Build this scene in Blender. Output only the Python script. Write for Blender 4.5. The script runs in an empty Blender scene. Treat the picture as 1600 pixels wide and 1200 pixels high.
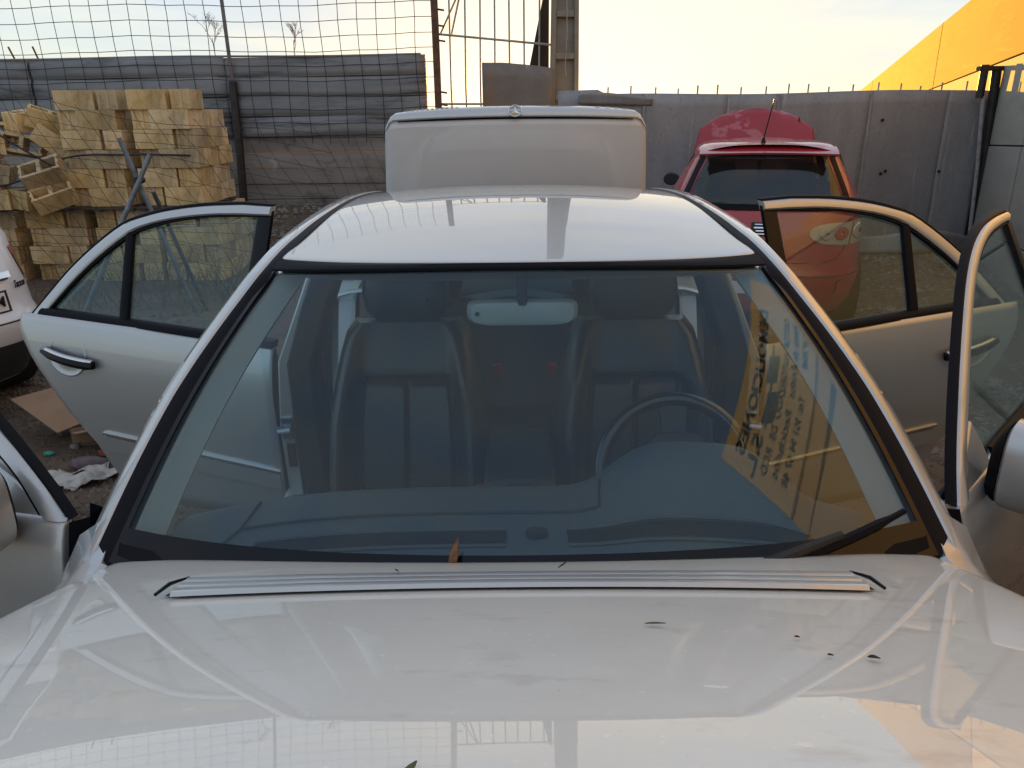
import bpy, bmesh, math, random
import numpy as np
from mathutils import Vector, Matrix
random.seed(7)
rng = np.random.default_rng(7)
V = Vector
SC = bpy.context.scene
COL = SC.collection
R = math.radians

# ------------------------------------------------------------------ camera
CAM_H, PITCH, ROLL, FPX = 1.69, R(19.7), R(0.7), 1186.0
_c, _s = math.cos(PITCH), math.sin(PITCH)
FW = V((0, _c, -_s)); UP0 = V((0, _s, _c)); RT0 = V((1, 0, 0))
UP = UP0*math.cos(ROLL) + RT0*math.sin(ROLL)
RT = RT0*math.cos(ROLL) - UP0*math.sin(ROLL)
CO = V((0, 0, CAM_H))
cam_d = bpy.data.cameras.new('camera')
cam = bpy.data.objects.new('camera', cam_d); COL.objects.link(cam)
cam.matrix_world = Matrix(((RT.x, UP.x, -FW.x, CO.x), (RT.y, UP.y, -FW.y, CO.y), (RT.z, UP.z, -FW.z, CO.z), (0, 0, 0, 1)))
cam_d.sensor_width = 36; cam_d.lens = 36*FPX/1600; cam_d.clip_start = .05; cam_d.clip_end = 3000
SC.camera = cam

# ------------------------------------------------------------------ light
SUN_EL, SUN_AZ = R(2.2), R(3.0)          # low sun ahead of the camera, just over the yard fence
w = bpy.data.worlds.new('World'); SC.world = w; w.use_nodes = True
nt = w.node_tree; nt.nodes.clear()
def _n(tree, t, **k):
    n = tree.nodes.new(t)
    for a, b in k.items(): setattr(n, a, b)
    return n
sky = _n(nt, 'ShaderNodeTexSky', sky_type='NISHITA', sun_disc=False)
sky.sun_elevation = SUN_EL; sky.sun_rotation = SUN_AZ
sky.altitude = 100; sky.air_density = 0.5; sky.dust_density = 0.35; sky.ozone_density = 1.5
bg = _n(nt, 'ShaderNodeBackground'); bg.inputs[1].default_value = 0.145
wo = _n(nt, 'ShaderNodeOutputWorld')
# thin high cloud, lit the colour of the sky around it
tc = _n(nt, 'ShaderNodeTexCoord'); mp = _n(nt, 'ShaderNodeMapping'); mp.inputs['Scale'].default_value = (1.0, 1.6, 6.0)
nz = _n(nt, 'ShaderNodeTexNoise'); nz.inputs['Scale'].default_value = 2.6; nz.inputs['Detail'].default_value = 7; nz.inputs['Distortion'].default_value = .6
cr = _n(nt, 'ShaderNodeValToRGB'); cr.color_ramp.elements[0].position = .42; cr.color_ramp.elements[1].position = .60
mx = _n(nt, 'ShaderNodeMix', data_type='RGBA'); 
hs = _n(nt, 'ShaderNodeHueSaturation'); hs.inputs['Saturation'].default_value = .5; hs.inputs['Value'].default_value = 1.4
ba = _n(nt, 'ShaderNodeHueSaturation'); ba.inputs['Value'].default_value = .84; ba.inputs['Saturation'].default_value = .58
L = nt.links.new
L(tc.outputs['Generated'], mp.inputs[0]); L(mp.outputs[0], nz.inputs['Vector']); L(nz.outputs['Fac'], cr.inputs[0])
L(sky.outputs[0], hs.inputs['Color']); L(sky.outputs[0], ba.inputs['Color'])
wt = _n(nt, 'ShaderNodeMix', data_type='RGBA', blend_type='MULTIPLY'); wt.inputs[0].default_value = 1; wt.inputs[7].default_value = (1.08, 1.0, .86, 1)
L(hs.outputs[0], wt.inputs[6]); L(cr.outputs[0], mx.inputs[0]); L(ba.outputs[0], mx.inputs[6]); L(wt.outputs[2], mx.inputs[7])
bw = _n(nt, 'ShaderNodeRGBToBW'); pw_ = _n(nt, 'ShaderNodeMath', operation='POWER'); pw_.inputs[1].default_value = -.77      # compresses the sky's brightness range to lift zenith and ambient fill
vm = _n(nt, 'ShaderNodeVectorMath', operation='SCALE'); L(mx.outputs[2], bw.inputs[0]); L(bw.outputs[0], pw_.inputs[0])
L(mx.outputs[2], vm.inputs[0]); L(pw_.outputs[0], vm.inputs['Scale']); L(vm.outputs[0], bg.inputs[0]); L(bg.outputs[0], wo.inputs[0])
sd = bpy.data.lights.new('sun', 'SUN'); sd.energy = 3.8; sd.angle = R(.5); sd.color = (1, .48, .04)
so = bpy.data.objects.new('sun', sd); COL.objects.link(so)
to_sun = V((math.sin(SUN_AZ)*math.cos(SUN_EL), math.cos(SUN_AZ)*math.cos(SUN_EL), math.sin(SUN_EL)))
so.rotation_euler = to_sun.to_track_quat('Z', 'Y').to_euler(); so.location = (0, 0, 20)
SC.view_settings.view_transform = 'Standard'; SC.view_settings.look = 'None'
SC.view_settings.gamma = 1; SC.view_settings.use_curve_mapping = False
SC.view_settings.exposure = 2.13
SC.render.engine = 'CYCLES'
SC.cycles.max_bounces = 10; SC.cycles.transparent_max_bounces = 24; SC.cycles.caustics_reflective = False

# ------------------------------------------------------------------ helpers
def tag(o, label=None, cat=None, group=None, kind=None):
    if label: o['label'] = label
    if cat: o['category'] = cat
    if group: o['group'] = group
    if kind: o['kind'] = kind
    return o
def empty(name, loc=(0, 0, 0), rz=0, **k):
    o = bpy.data.objects.new(name, None); COL.objects.link(o)
    o.location = loc; o.rotation_euler = (0, 0, rz); o.empty_display_size = .1
    return tag(o, **k)
class MB:
    def __init__(s): s.v = []; s.f = []
    def add(s, vs, fs):
        b = len(s.v); s.v += [tuple(p) for p in vs]; s.f += [tuple(i+b for i in f) for f in fs]; return s
    def box(s, c, d, M=None):
        c = V(c); hx, hy, hz = d[0]/2, d[1]/2, d[2]/2
        vs = [V((x, y, z)) for x in (-hx, hx) for y in (-hy, hy) for z in (-hz, hz)]
        vs = [(M @ p if M else p)+c for p in vs]
        return s.add(vs, [(0, 1, 3, 2), (4, 6, 7, 5), (0, 4, 5, 1), (2, 3, 7, 6), (0, 2, 6, 4), (1, 5, 7, 3)])
    def tube(s, pts, r, n=6, cap=True):
        pts = [V(p) for p in pts]; rings = []; ref = None
        rs = r if isinstance(r, (list, tuple)) else [r]*len(pts)
        for i, p in enumerate(pts):
            t = (pts[min(i+1, len(pts)-1)]-pts[max(i-1, 0)]).normalized()
            if ref is None: ref = V((0, 0, 1)) if abs(t.z) < .9 else V((1, 0, 0))
            a = t.cross(ref).normalized(); b = t.cross(a).normalized(); ref = -b if False else ref
            rings.append([p+(a*math.cos(2*math.pi*k/n)+b*math.sin(2*math.pi*k/n))*rs[i] for k in range(n)])
        vs = [q for ring in rings for q in ring]; fs = []
        for i in range(len(pts)-1):
            for k in range(n): fs.append((i*n+k, i*n+(k+1) % n, (i+1)*n+(k+1) % n, (i+1)*n+k))
        if cap: fs.append(tuple(range(n))[::-1]); fs.append(tuple((len(pts)-1)*n+k for k in range(n)))
        return s.add(vs, fs)
    def loft(s, rows, closed=False, cap=False):
        m = len(rows[0]); vs = [p for r in rows for p in r]; fs = []
        for i in range(len(rows)-1):
            for k in range(m if closed else m-1):
                fs.append((i*m+k, i*m+(k+1) % m, (i+1)*m+(k+1) % m, (i+1)*m+k))
        if cap: fs.append(tuple(range(m))[::-1]); fs.append(tuple((len(rows)-1)*m+k for k in range(m)))
        return s.add(vs, fs)
    def prism(s, pts, ext):
        n = len(pts); ext = V(ext); a = [V(p) for p in pts]
        fs = [tuple(range(n)), tuple(range(2*n-1, n-1, -1))]+[(k, n+k, n+(k+1) % n, (k+1) % n) for k in range(n)]
        return s.add(a+[p+ext for p in a], fs)
    def cyl(s, c, r, h, axis='Z', n=20):
        d = {'X': V((1, 0, 0)), 'Y': V((0, 1, 0)), 'Z': V((0, 0, 1))}[axis]; c = V(c)
        return s.tube([c-d*h/2, c+d*h/2], r, n)
    def build(s, name, m, parent=None, smooth=True, bevel=0, seg=2, solid=0, sub=0, soff=-1, out=None, **k):
        me = bpy.data.meshes.new(name); me.from_pydata(s.v, [], s.f); me.validate()
        bm = bmesh.new(); bm.from_mesh(me); bmesh.ops.recalc_face_normals(bm, faces=bm.faces)
        if out is not None:
            o_ = V(out)
            if sum(f.normal.dot(o_)*f.calc_area() for f in bm.faces) < 0: bmesh.ops.reverse_faces(bm, faces=bm.faces)
        bm.to_mesh(me); bm.free()
        return link(name, me, m, parent, smooth, bevel, seg, solid, sub, soff, **k)
def link(name, me, m, parent=None, smooth=True, bevel=0, seg=2, solid=0, sub=0, soff=-1, **k):
    o = bpy.data.objects.new(name, me); COL.objects.link(o)
    if m is not None and not me.materials: me.materials.append(m)
    if parent: o.parent = parent
    if solid:
        q = o.modifiers.new('s', 'SOLIDIFY'); q.thickness = solid; q.offset = soff; q.use_even_offset = False
    if sub:
        q = o.modifiers.new('u', 'SUBSURF'); q.levels = q.render_levels = sub
    if bevel:
        q = o.modifiers.new('b', 'BEVEL'); q.width = bevel; q.segments = seg; q.limit_method = 'ANGLE'; q.angle_limit = R(40)
    if smooth:
        me.shade_smooth()
        if not sub:
            try: me.set_sharp_from_angle(angle=R(38))
            except Exception: pass
    return tag(o, **k)
def spl(pts, n):
    """Catmull-Rom through points, n samples."""
    P = [V(p) for p in pts]; P = [P[0]*2-P[1]]+P+[P[-1]*2-P[-2]]; out = []
    m = len(P)-3
    for i in range(n):
        u = i/(n-1)*m; k = min(int(u), m-1); t = u-k
        a, b, c, d = P[k:k+4]
        out.append(.5*((2*b)+(c-a)*t+(2*a-5*b+4*c-d)*t*t+(3*b-a-3*c+d)*t**3))
    return out
def lerp(a, b, t): return a+(b-a)*t
def interp(x, xs, ys): return float(np.interp(x, xs, ys))

def text_mesh(o):
    """turn a text object into a plain mesh object"""
    bpy.context.view_layer.update()
    me = bpy.data.meshes.new_from_object(o.evaluated_get(bpy.context.evaluated_depsgraph_get()))
    n = bpy.data.objects.new(o.name, me); COL.objects.link(n); n.parent = o.parent; n.location = o.location; n.rotation_euler = o.rotation_euler; n.scale = o.scale
    nm = o.name; bpy.data.objects.remove(o); n.name = nm; return n

# ------------------------------------------------------------------ materials
def pm(name, col, rough=.6, metal=0, col2=None, scale=8, det=5, lo=.35, hi=.65, bump=0, bscale=40, coat=0, crough=.02, cior=1.5,
       stretch=None, spec=.5, streak=None, extra=None):
    m = bpy.data.materials.new(name); m.use_nodes = True; t = m.node_tree; b = t.nodes['Principled BSDF']; LL = t.links.new
    b.inputs['Base Color'].default_value = (*col, 1); b.inputs['Roughness'].default_value = rough; b.inputs['Metallic'].default_value = metal
    b.inputs['Specular IOR Level'].default_value = spec
    b.inputs['Coat Weight'].default_value = coat; b.inputs['Coat Roughness'].default_value = crough; b.inputs['Coat IOR'].default_value = cior
    c = _n(t, 'ShaderNodeTexCoord'); src = c.outputs['Object']
    if stretch:
        mpn = _n(t, 'ShaderNodeMapping'); mpn.inputs['Scale'].default_value = stretch; LL(src, mpn.inputs[0]); src2 = mpn.outputs[0]
    else: src2 = src
    if col2 is not None:
        n = _n(t, 'ShaderNodeTexNoise'); n.inputs['Scale'].default_value = scale; n.inputs['Detail'].default_value = det; n.inputs['Roughness'].default_value = .62
        LL(src2, n.inputs['Vector'])
        r = _n(t, 'ShaderNodeValToRGB'); r.color_ramp.elements[0].position = lo; r.color_ramp.elements[1].position = hi
        r.color_ramp.elements[0].color = (*col, 1); r.color_ramp.elements[1].color = (*col2, 1)
        LL(n.outputs['Fac'], r.inputs[0]); out = r.outputs[0]
        for (ecol, esc, elo, ehi, est) in (extra or []):
            n2 = _n(t, 'ShaderNodeTexNoise'); n2.inputs['Scale'].default_value = esc; n2.inputs['Detail'].default_value = 6; n2.inputs['Roughness'].default_value = .65
            if est:
                mq = _n(t, 'ShaderNodeMapping'); mq.inputs['Scale'].default_value = est; mq.inputs['Location'].default_value = (3.1, 1.7, 5.3); LL(src, mq.inputs[0]); LL(mq.outputs[0], n2.inputs['Vector'])
            else: LL(src, n2.inputs['Vector'])
            mr = _n(t, 'ShaderNodeMapRange'); mr.inputs[1].default_value = elo; mr.inputs[2].default_value = ehi; LL(n2.outputs['Fac'], mr.inputs[0])
            mm = _n(t, 'ShaderNodeMix', data_type='RGBA'); LL(mr.outputs[0], mm.inputs[0]); LL(out, mm.inputs[6]); mm.inputs[7].default_value = (*ecol, 1); out = mm.outputs[2]
        LL(out, b.inputs['Base Color'])
    if bump:
        n = _n(t, 'ShaderNodeTexNoise'); n.inputs['Scale'].default_value = bscale; n.inputs['Detail'].default_value = 6
        LL(src2, n.inputs['Vector']); bp = _n(t, 'ShaderNodeBump'); bp.inputs['Strength'].default_value = bump; bp.inputs['Distance'].default_value = .01
        LL(n.outputs['Fac'], bp.inputs['Height']); LL(bp.outputs[0], b.inputs['Normal'])
    return m
def glass(name, tint, f0=.04, dirt=0.0, dcol=(.5, .5, .48)):
    """clear sheet glass: Schlick mirror over a tinted see-through layer, plus a film of dust"""
    m = bpy.data.materials.new(name); m.use_nodes = True; t = m.node_tree; t.nodes.clear(); LL = t.links.new
    o = _n(t, 'ShaderNodeOutputMaterial'); lw = _n(t, 'ShaderNodeLayerWeight'); lw.inputs[0].default_value = .5
    p = _n(t, 'ShaderNodeMath', operation='POWER'); p.inputs[1].default_value = 5.0; LL(lw.outputs['Facing'], p.inputs[0])
    ma = _n(t, 'ShaderNodeMath', operation='MULTIPLY_ADD'); ma.inputs[1].default_value = 1-f0; ma.inputs[2].default_value = f0; LL(p.outputs[0], ma.inputs[0])
    tr = _n(t, 'ShaderNodeBsdfTransparent'); tr.inputs[0].default_value = (*tint, 1)
    gl = _n(t, 'ShaderNodeBsdfGlossy'); gl.inputs['Roughness'].default_value = 0.0; gl.inputs[0].default_value = (1, 1, 1, 1)
    mix = _n(t, 'ShaderNodeMixShader'); LL(ma.outputs[0], mix.inputs[0]); LL(tr.outputs[0], mix.inputs[1]); LL(gl.outputs[0], mix.inputs[2])
    last = mix
    if dirt:
        d = _n(t, 'ShaderNodeBsdfDiffuse'); d.inputs[0].default_value = (*dcol, 1)
        c = _n(t, 'ShaderNodeTexCoord'); n = _n(t, 'ShaderNodeTexNoise'); n.inputs['Scale'].default_value = 3.5; n.inputs['Detail'].default_value = 8
        LL(c.outputs['Object'], n.inputs['Vector'])
        mr = _n(t, 'ShaderNodeMapRange'); mr.inputs[1].default_value = .3; mr.inputs[2].default_value = .75; mr.inputs[3].default_value = dirt*.4; mr.inputs[4].default_value = dirt*1.6
        LL(n.outputs['Fac'], mr.inputs[0]); m2 = _n(t, 'ShaderNodeMixShader'); LL(mr.outputs[0], m2.inputs[0]); LL(mix.outputs[0], m2.inputs[1]); LL(d.outputs[0], m2.inputs[2]); last = m2
    LL(last.outputs[0], o.inputs[0]); return m

M = {}
M['paint'] = pm('silver_paint', (.52, .53, .53), .42, .62, coat=1, crough=.010, cior=1.6, col2=(.55, .56, .555), scale=1.5)
M['paint_dusty'] = pm('dusty_silver_paint', (.80, .81, .755), .6, .0, coat=1, crough=.014, cior=1.6, col2=(.70, .71, .665), scale=2.2, lo=.3, hi=.75,
                      extra=[((.92, .90, .84), 70, .62, .72, None), ((.56, .53, .47), 120, .68, .76, None), ((.62, .60, .55), 9, .58, .74, (1, 2.5, 1))])
M['paint_lid'] = pm('dull_silver_paint', (.68, .69, .70), .55, .12, coat=1, crough=.02, cior=1.5, col2=(.60, .61, .62), scale=2, lo=.3, hi=.75, extra=[((.50, .50, .49), 60, .70, .78, None)])
M['black_rubber'] = pm('black_rubber', (.006, .006, .009), .55, spec=.12)
M['black_gloss'] = pm('black_gloss', (.007, .007, .009), .28, spec=.22)
M['chrome'] = pm('chrome', (.75, .75, .76), .12, 1)
M['frit'] = pm('black_frit', (.004, .004, .006), .12, spec=.3)
M['dash'] = pm('dashboard_vinyl', (.070, .082, .090), .55, bump=.25, bscale=300)
M['leather'] = pm('black_leather', (.022, .025, .029), .30, bump=.2, bscale=160, spec=.7)
M['wheel_rim'] = pm('steering_wheel_leather', (.010, .011, .013), .22, spec=.8)
M['vent_black'] = pm('vent_black', (.004, .004, .005), .7, spec=.2)
M['plastic'] = pm('dark_plastic', (.02, .022, .026), .5)
M['trim_grey'] = pm('grey_trim', (.33, .36, .36), .5)
M['carpet'] = pm('carpet', (.012, .013, .015), .95)
M['red_plastic'] = pm('red_plastic', (.5, .03, .02), .4)
M['glass_w'] = glass('windshield_glass', (.80, .90, .93), .031, .004, (.42, .50, .56))
M['glass_d'] = glass('door_glass', (.80, .92, .91), .030, .016, (.42, .52, .56))
M['glass_r'] = glass('red_car_glass', (.50, .58, .56), .05, .02)
M['red'] = pm('red_paint', (.36, .010, .018), .5, 0, coat=1, crough=.05, cior=1.55, col2=(.42, .016, .025), scale=3)
M['red_roof'] = pm('glossy_red_roof', (.36, .010, .018), .5, 0, coat=1, crough=.10, cior=2.9, col2=(.42, .016, .025), scale=3)
M['red_faded'] = pm('faded_red_paint', (.34, .012, .022), .5, 0, coat=.5, crough=.15, col2=(.44, .10, .12), scale=4.5, lo=.60, hi=.66, det=3)
M['white'] = pm('white_paint', (.80, .80, .80), .4, 0, coat=1, crough=.03)
M['dark_trim'] = pm('dark_bumper_plastic', (.03, .032, .034), .6, bump=.2, bscale=200)
M['lens_red'] = pm('red_lens', (.42, .05, .03), .12, coat=1)
M['lens_clear'] = pm('clear_lens', (.42, .33, .27), .15, coat=1)
M['plate'] = pm('plate_white', (.75, .75, .73), .4)
M['ink'] = pm('black_ink', (.012, .012, .013), .5)
M['ink_blue'] = pm('blue_ink', (.03, .07, .12), .5)
M['tyre'] = pm('tyre_rubber', (.015, .015, .016), .8)
M['rim'] = pm('alloy_rim', (.45, .46, .47), .35, .8)
M['block'] = pm('yellow_concrete', (.80, .565, .275), .92, 0, col2=(.62, .43, .20), scale=5, lo=.35, hi=.75, bump=.5, bscale=90,
                extra=[((.50, .29, .08), 2.5, .52, .75, None), ((.24, .185, .11), 3.0, .54, .74, (2, 2, .5)), ((.40, .29, .14), 40, .56, .70, None)])
M['wood_dark'] = pm('weathered_wood', (.06, .045, .035), .9, 0, col2=(.11, .085, .065), scale=6, stretch=(1, 6, 6), bump=.4)
M['rail'] = pm('weathered_galvanised', (.19, .193, .202), .65, .1, col2=(.33, .33, .33), scale=2.2, lo=.3, hi=.7, bump=.2, bscale=14, stretch=(.35, 1, 1.6),
               extra=[((.05, .05, .055), 2.0, .55, .72, (.4, 1, 3)), ((.30, .25, .20), 5.0, .68, .78, (.8, 1, .8))])
M['sheet'] = pm('galvanised_sheet', (.25, .255, .265), .6, .1, col2=(.37, .37, .37), scale=1.6, lo=.3, hi=.72, bump=.08, bscale=9, stretch=(1.5, 1, .6),
                extra=[((.25, .25, .27), 1.2, .5, .7, (.9, 1, .35)), ((.19, .19, .20), 22, .56, .76, (1.4, 1, .9)), ((.50, .49, .46), 55, .60, .70, (1, 1, 1)), ((.58, .56, .52), 3.0, .62, .75, (5, 1, .3)), ((.42, .34, .25), 7.0, .66, .76, (2, 1, .8))])
M['sheet_rust'] = pm('rusty_sheet', (.19, .165, .15), .7, .15, col2=(.25, .20, .16), scale=5, bump=.2, bscale=30, extra=[((.30, .15, .06), 3.2, .56, .7, (1.2, 1, .8)), ((.30, .34, .40), 2.5, .62, .68, None)])
M['concrete_old'] = pm('old_board_marked_concrete', (.21, .19, .17), .95, 0, col2=(.34, .31, .28), scale=2.6, lo=.3, hi=.7, bump=.5, bscale=18, stretch=(.4, 1, 2.2),
                       extra=[((.03, .03, .028), 1.6, .55, .72, (.7, 1, .9)), ((.46, .44, .41), 1.6, .60, .68, None)])
M['pole'] = pm('pole_concrete', (.30, .265, .205), .9, 0, col2=(.24, .205, .155), scale=5, bump=.2)
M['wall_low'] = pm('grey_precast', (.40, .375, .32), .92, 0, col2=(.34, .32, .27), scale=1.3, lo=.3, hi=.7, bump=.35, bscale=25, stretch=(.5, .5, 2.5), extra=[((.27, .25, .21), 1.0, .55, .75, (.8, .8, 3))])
M['wall'] = pm('sun_gold_precast', (.215, .155, .050), .92, 0, col2=(.175, .12, .038), scale=1.3, lo=.3, hi=.7, bump=.35, bscale=25, stretch=(.5, .5, 2.5),
               extra=[((.15, .115, .04), 1.0, .5, .75, (.8, .8, 3)), ((.13, .095, .035), 9.0, .58, .75, (.3, 1, 2)), ((.29, .22, .08), 3.0, .58, .72, (.3, 1, 4))])  # gold of the low sun put into the top course's colour
M['wall_sun_boost'] = pm('sun_boosted_tan_wall', (.74, .66, .50), .92, 0, col2=(.68, .59, .44), scale=1.5)  # paled to put extra sun brightness into the wall's windscreen reflection
M['sign'] = pm('pale_sign_paint', (.82, .79, .72), .7, 0, col2=(.76, .72, .64), scale=3)
M['joint'] = pm('dark_joint', (.07, .06, .05), .95)
M['wire'] = pm('rusty_wire', (.045, .04, .038), .6, .5)
M['post'] = pm('rusty_post', (.09, .045, .03), .8, .2, col2=(.20, .10, .06), scale=12)
M['post_grey'] = pm('grey_pipe', (.16, .15, .16), .6, .4, col2=(.22, .17, .15), scale=9)
M['gate'] = pm('grey_white_gate_paint', (.38, .37, .37), .6, 0, col2=(.20, .15, .13), scale=20, lo=.5, hi=.75)
M['dark_metal'] = pm('dark_painted_metal', (.022, .021, .024), .5, .3, col2=(.05, .04, .035), scale=10)
M['steel_pipe'] = pm('blue_grey_pipe', (.20, .245, .29), .45, .6, col2=(.13, .15, .17), scale=14)
M['dirt'] = pm('dirt_ground', (.10, .066, .042), .97, 0, col2=(.17, .12, .082), scale=2.2, lo=.3, hi=.7, bump=1.0, bscale=22,
               extra=[((.05, .04, .03), 5, .55, .7, None)])
M['gravel'] = pm('gravel_stones', (.13, .115, .095), .95, 0, col2=(.27, .25, .22), scale=1.2, lo=.4, hi=.6)
M['gravel_brown'] = pm('brown_rubble', (.11, .075, .05), .95, 0, col2=(.19, .14, .10), scale=2, lo=.4, hi=.6)
M['straw'] = pm('dry_twigs', (.16, .125, .075), .9, 0, col2=(.09, .065, .04), scale=4)
M['card'] = pm('cardboard', (.33, .20, .12), .9, 0, col2=(.27, .155, .09), scale=4)
M['paper'] = pm('torn_paper', (.52, .47, .42), .9, 0, col2=(.25, .20, .16), scale=16, lo=.45, hi=.68, bump=.5)
M['brick'] = pm('red_brick', (.26, .055, .03), .95, 0, col2=(.17, .05, .03), scale=20)
M['green'] = pm('green_plastic', (.03, .28, .20), .4)
M['stone'] = pm('purple_stone', (.16, .11, .12), .9, 0, col2=(.10, .075, .08), scale=20)
M['leaf_brown'] = pm('dry_leaf', (.30, .15, .05), .7, 0, col2=(.09, .045, .02), scale=60)
M['leaf_green'] = pm('olive_leaf', (.10, .10, .04), .6)
M['speck'] = pm('dirt_speck', (.03, .03, .022), .9)
M['dry_plant'] = pm('dry_weed', (.12, .09, .06), .9)
M['cloth'] = pm('dark_tarpaulin', (.02, .02, .022), .85)
M['ceil'] = pm('pale_headliner', (.30, .31, .31), .9)
M['inst'] = pm('latch_steel', (.45, .47, .5), .3, 1)
M['under'] = pm('underbody', (.015, .015, .016), .9)

# ------------------------------------------------------------------ ground and gravel
g = MB()
def gz(x, y):
    # flat yard with a low gravel bank against the old wall
    b = max(0, min(1, (y-8.9)/1.5))*max(0, min(1, (.2-x)/1.0))*.55
    return b
xs = list(np.linspace(-12, 9, 64)); ys = list(np.linspace(-6, 13, 58))
g.loft([[(x, y, gz(x, y)+.012*math.sin(3.1*x+1.7*y)*math.sin(2.3*y-x)) for x in xs] for y in ys])
X0, X1, Y0, Y1 = -12, 9, -6, 13
far = MB()
ground = None
B = 900
ring = [(X0, Y0), (X1, Y0), (X1, Y1), (X0, Y1)]
big = [(-B, -B), (B, -B), (B, B), (-B, B)]
for i in range(4):
    a, b2 = ring[i], ring[(i+1) % 4]; c2, d2 = big[(i+1) % 4], big[i]
    g.add([(*a, -.02), (*b2, -.02), (*c2, -.02), (*d2, -.02)], [(0, 1, 2, 3)])
ground = g.build('ground', M['dirt'], kind='structure', label='brown dirt yard ground strewn with rubble')

def rocks(name, regions, m, label, sides=5):
    vs = []; fs = []
    for (x0, x1, y0, y1, n, smin, smax) in regions:
        for i in range(n):
            x = rng.uniform(x0, x1); y = rng.uniform(y0, y1); s = smin+(smax-smin)*rng.random()**3
            z = gz(x, y); b = len(vs); a0 = rng.uniform(0, 6.3); fl = rng.uniform(.4, .9)
            for k in range(sides):
                a = a0+2*math.pi*k/sides; r = s*rng.uniform(.6, 1.1)
                vs.append((x+r*math.cos(a), y+r*math.sin(a), z-.004+s*.15*rng.random()))
            vs.append((x+s*.3*rng.uniform(-1, 1), y+s*.3*rng.uniform(-1, 1), z+s*fl))
            r2 = len(vs)-1
            for k in range(sides): fs.append((b+k, b+(k+1) % sides, r2))
    me = bpy.data.meshes.new(name); me.from_pydata(vs, [], fs)
    return link(name, me, m, smooth=False, kind='stuff', label=label)
rocks('gravel', [(1.2, 6.2, 3.0, 9.4, 9000, .008, .045), (1.6, 3.2, 2.6, 5.0, 3500, .006, .03), (-4.6, -.3, 8.8, 10.4, 6000, .008, .05)], M['gravel'], 'grey gravel and stone chips over the yard')
rocks('rubble', [(-3.3, -1.2, 2.4, 4.7, 11000, .005, .030), (-4.0, -1.0, 2.2, 5.2, 9000, .004, .028), (-6.5, -1.5, 5.0, 8.2, 2500, .006, .04)], M['gravel_brown'], 'brown crumbs of soil and rubble on the dirt')
tw = MB()
for i in range(1500):
    x = rng.uniform(-3.6, -1.0); y = rng.uniform(2.3, 5.2); a = rng.uniform(0, 6.3); l = rng.uniform(.02, .14)
    p = V((x, y, gz(x, y)+rng.uniform(.004, .03))); d = V((math.cos(a), math.sin(a), rng.uniform(-.15, .25)))*l
    tw.tube([p, p+d*.5+V((0, 0, .006)), p+d], [.0022, .0018, .001], 3, False)
for i in range(500):
    x = rng.uniform(1.5, 5.5); y = rng.uniform(3, 9); a = rng.uniform(0, 6.3); l = rng.uniform(.03, .18)
    p = V((x, y, .02)); d = V((math.cos(a), math.sin(a), rng.uniform(-.1, .2)))*l
    tw.tube([p, p+d], [.003, .0015], 3, False)
tw.build('dry_twigs', M['straw'], kind='stuff', label='dry straw and twigs lying on the dirt')

# ------------------------------------------------------------------ old wall on the left: concrete, rails, wire mesh
WY = 10.5
def noisez(x, k=1.0): return .02*math.sin(1.3*x+k)+.012*math.sin(3.7*x+2*k)
cw = empty('concrete_wall', (-5.2, WY, 0), label='low board marked grey concrete wall under the stacked metal rails', cat='wall')
for i in range(7):                                   # board courses, each a little proud or recessed
    z0 = .02+i*.2; mb = MB(); dx = rng.uniform(-.01, .01)
    mb.box((0, .12+dx, z0+.098), (9.2, .24, .194))
    mb.build('board_course', M['concrete_old'], cw, bevel=.006)
rail = empty('barrier_rails', (-5.2, WY-.04, 1.43), label='long weathered galvanised corrugated rails stacked on the old concrete wall', cat='barrier')
prof = [(.0, 0), (0, .014), (-.020, .034), (-.026, .08), (-.022, .11), (-.026, .14), (-.020, .188), (0, .206), (0, .224), (.006, .238)]
for i in range(4):
    for seg, (x0, x1) in enumerate([(-4.6, -.9), (-.86, 1.6), (1.57, 4.15)]):
        mb = MB(); rows = []
        for x in np.linspace(x0, x1, 14):
            rows.append([(x, y+.01*math.sin(2.1*x+i)-.012*(seg == 1), z+i*.24+.008*math.sin(1.7*x+2*i+seg)) for y, z in prof])
        mb.loft(rows); o = mb.build('rail', M['rail'], rail, solid=.004)
mb = MB(); mb.box((-.2, .06, .42), (8.7, .02, 1.06)); mb.build('light_block_sheet', M['rail'], rail)  # sheet added behind the rails to block sky and sun leaks
mb = MB(); mb.tube([(x, .0, .965+.008*math.sin(1.7*x)) for x in np.linspace(-4.6, 4.1, 16)], .014, 6); mb.build('top_edge', M['rail'], rail)

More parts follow.
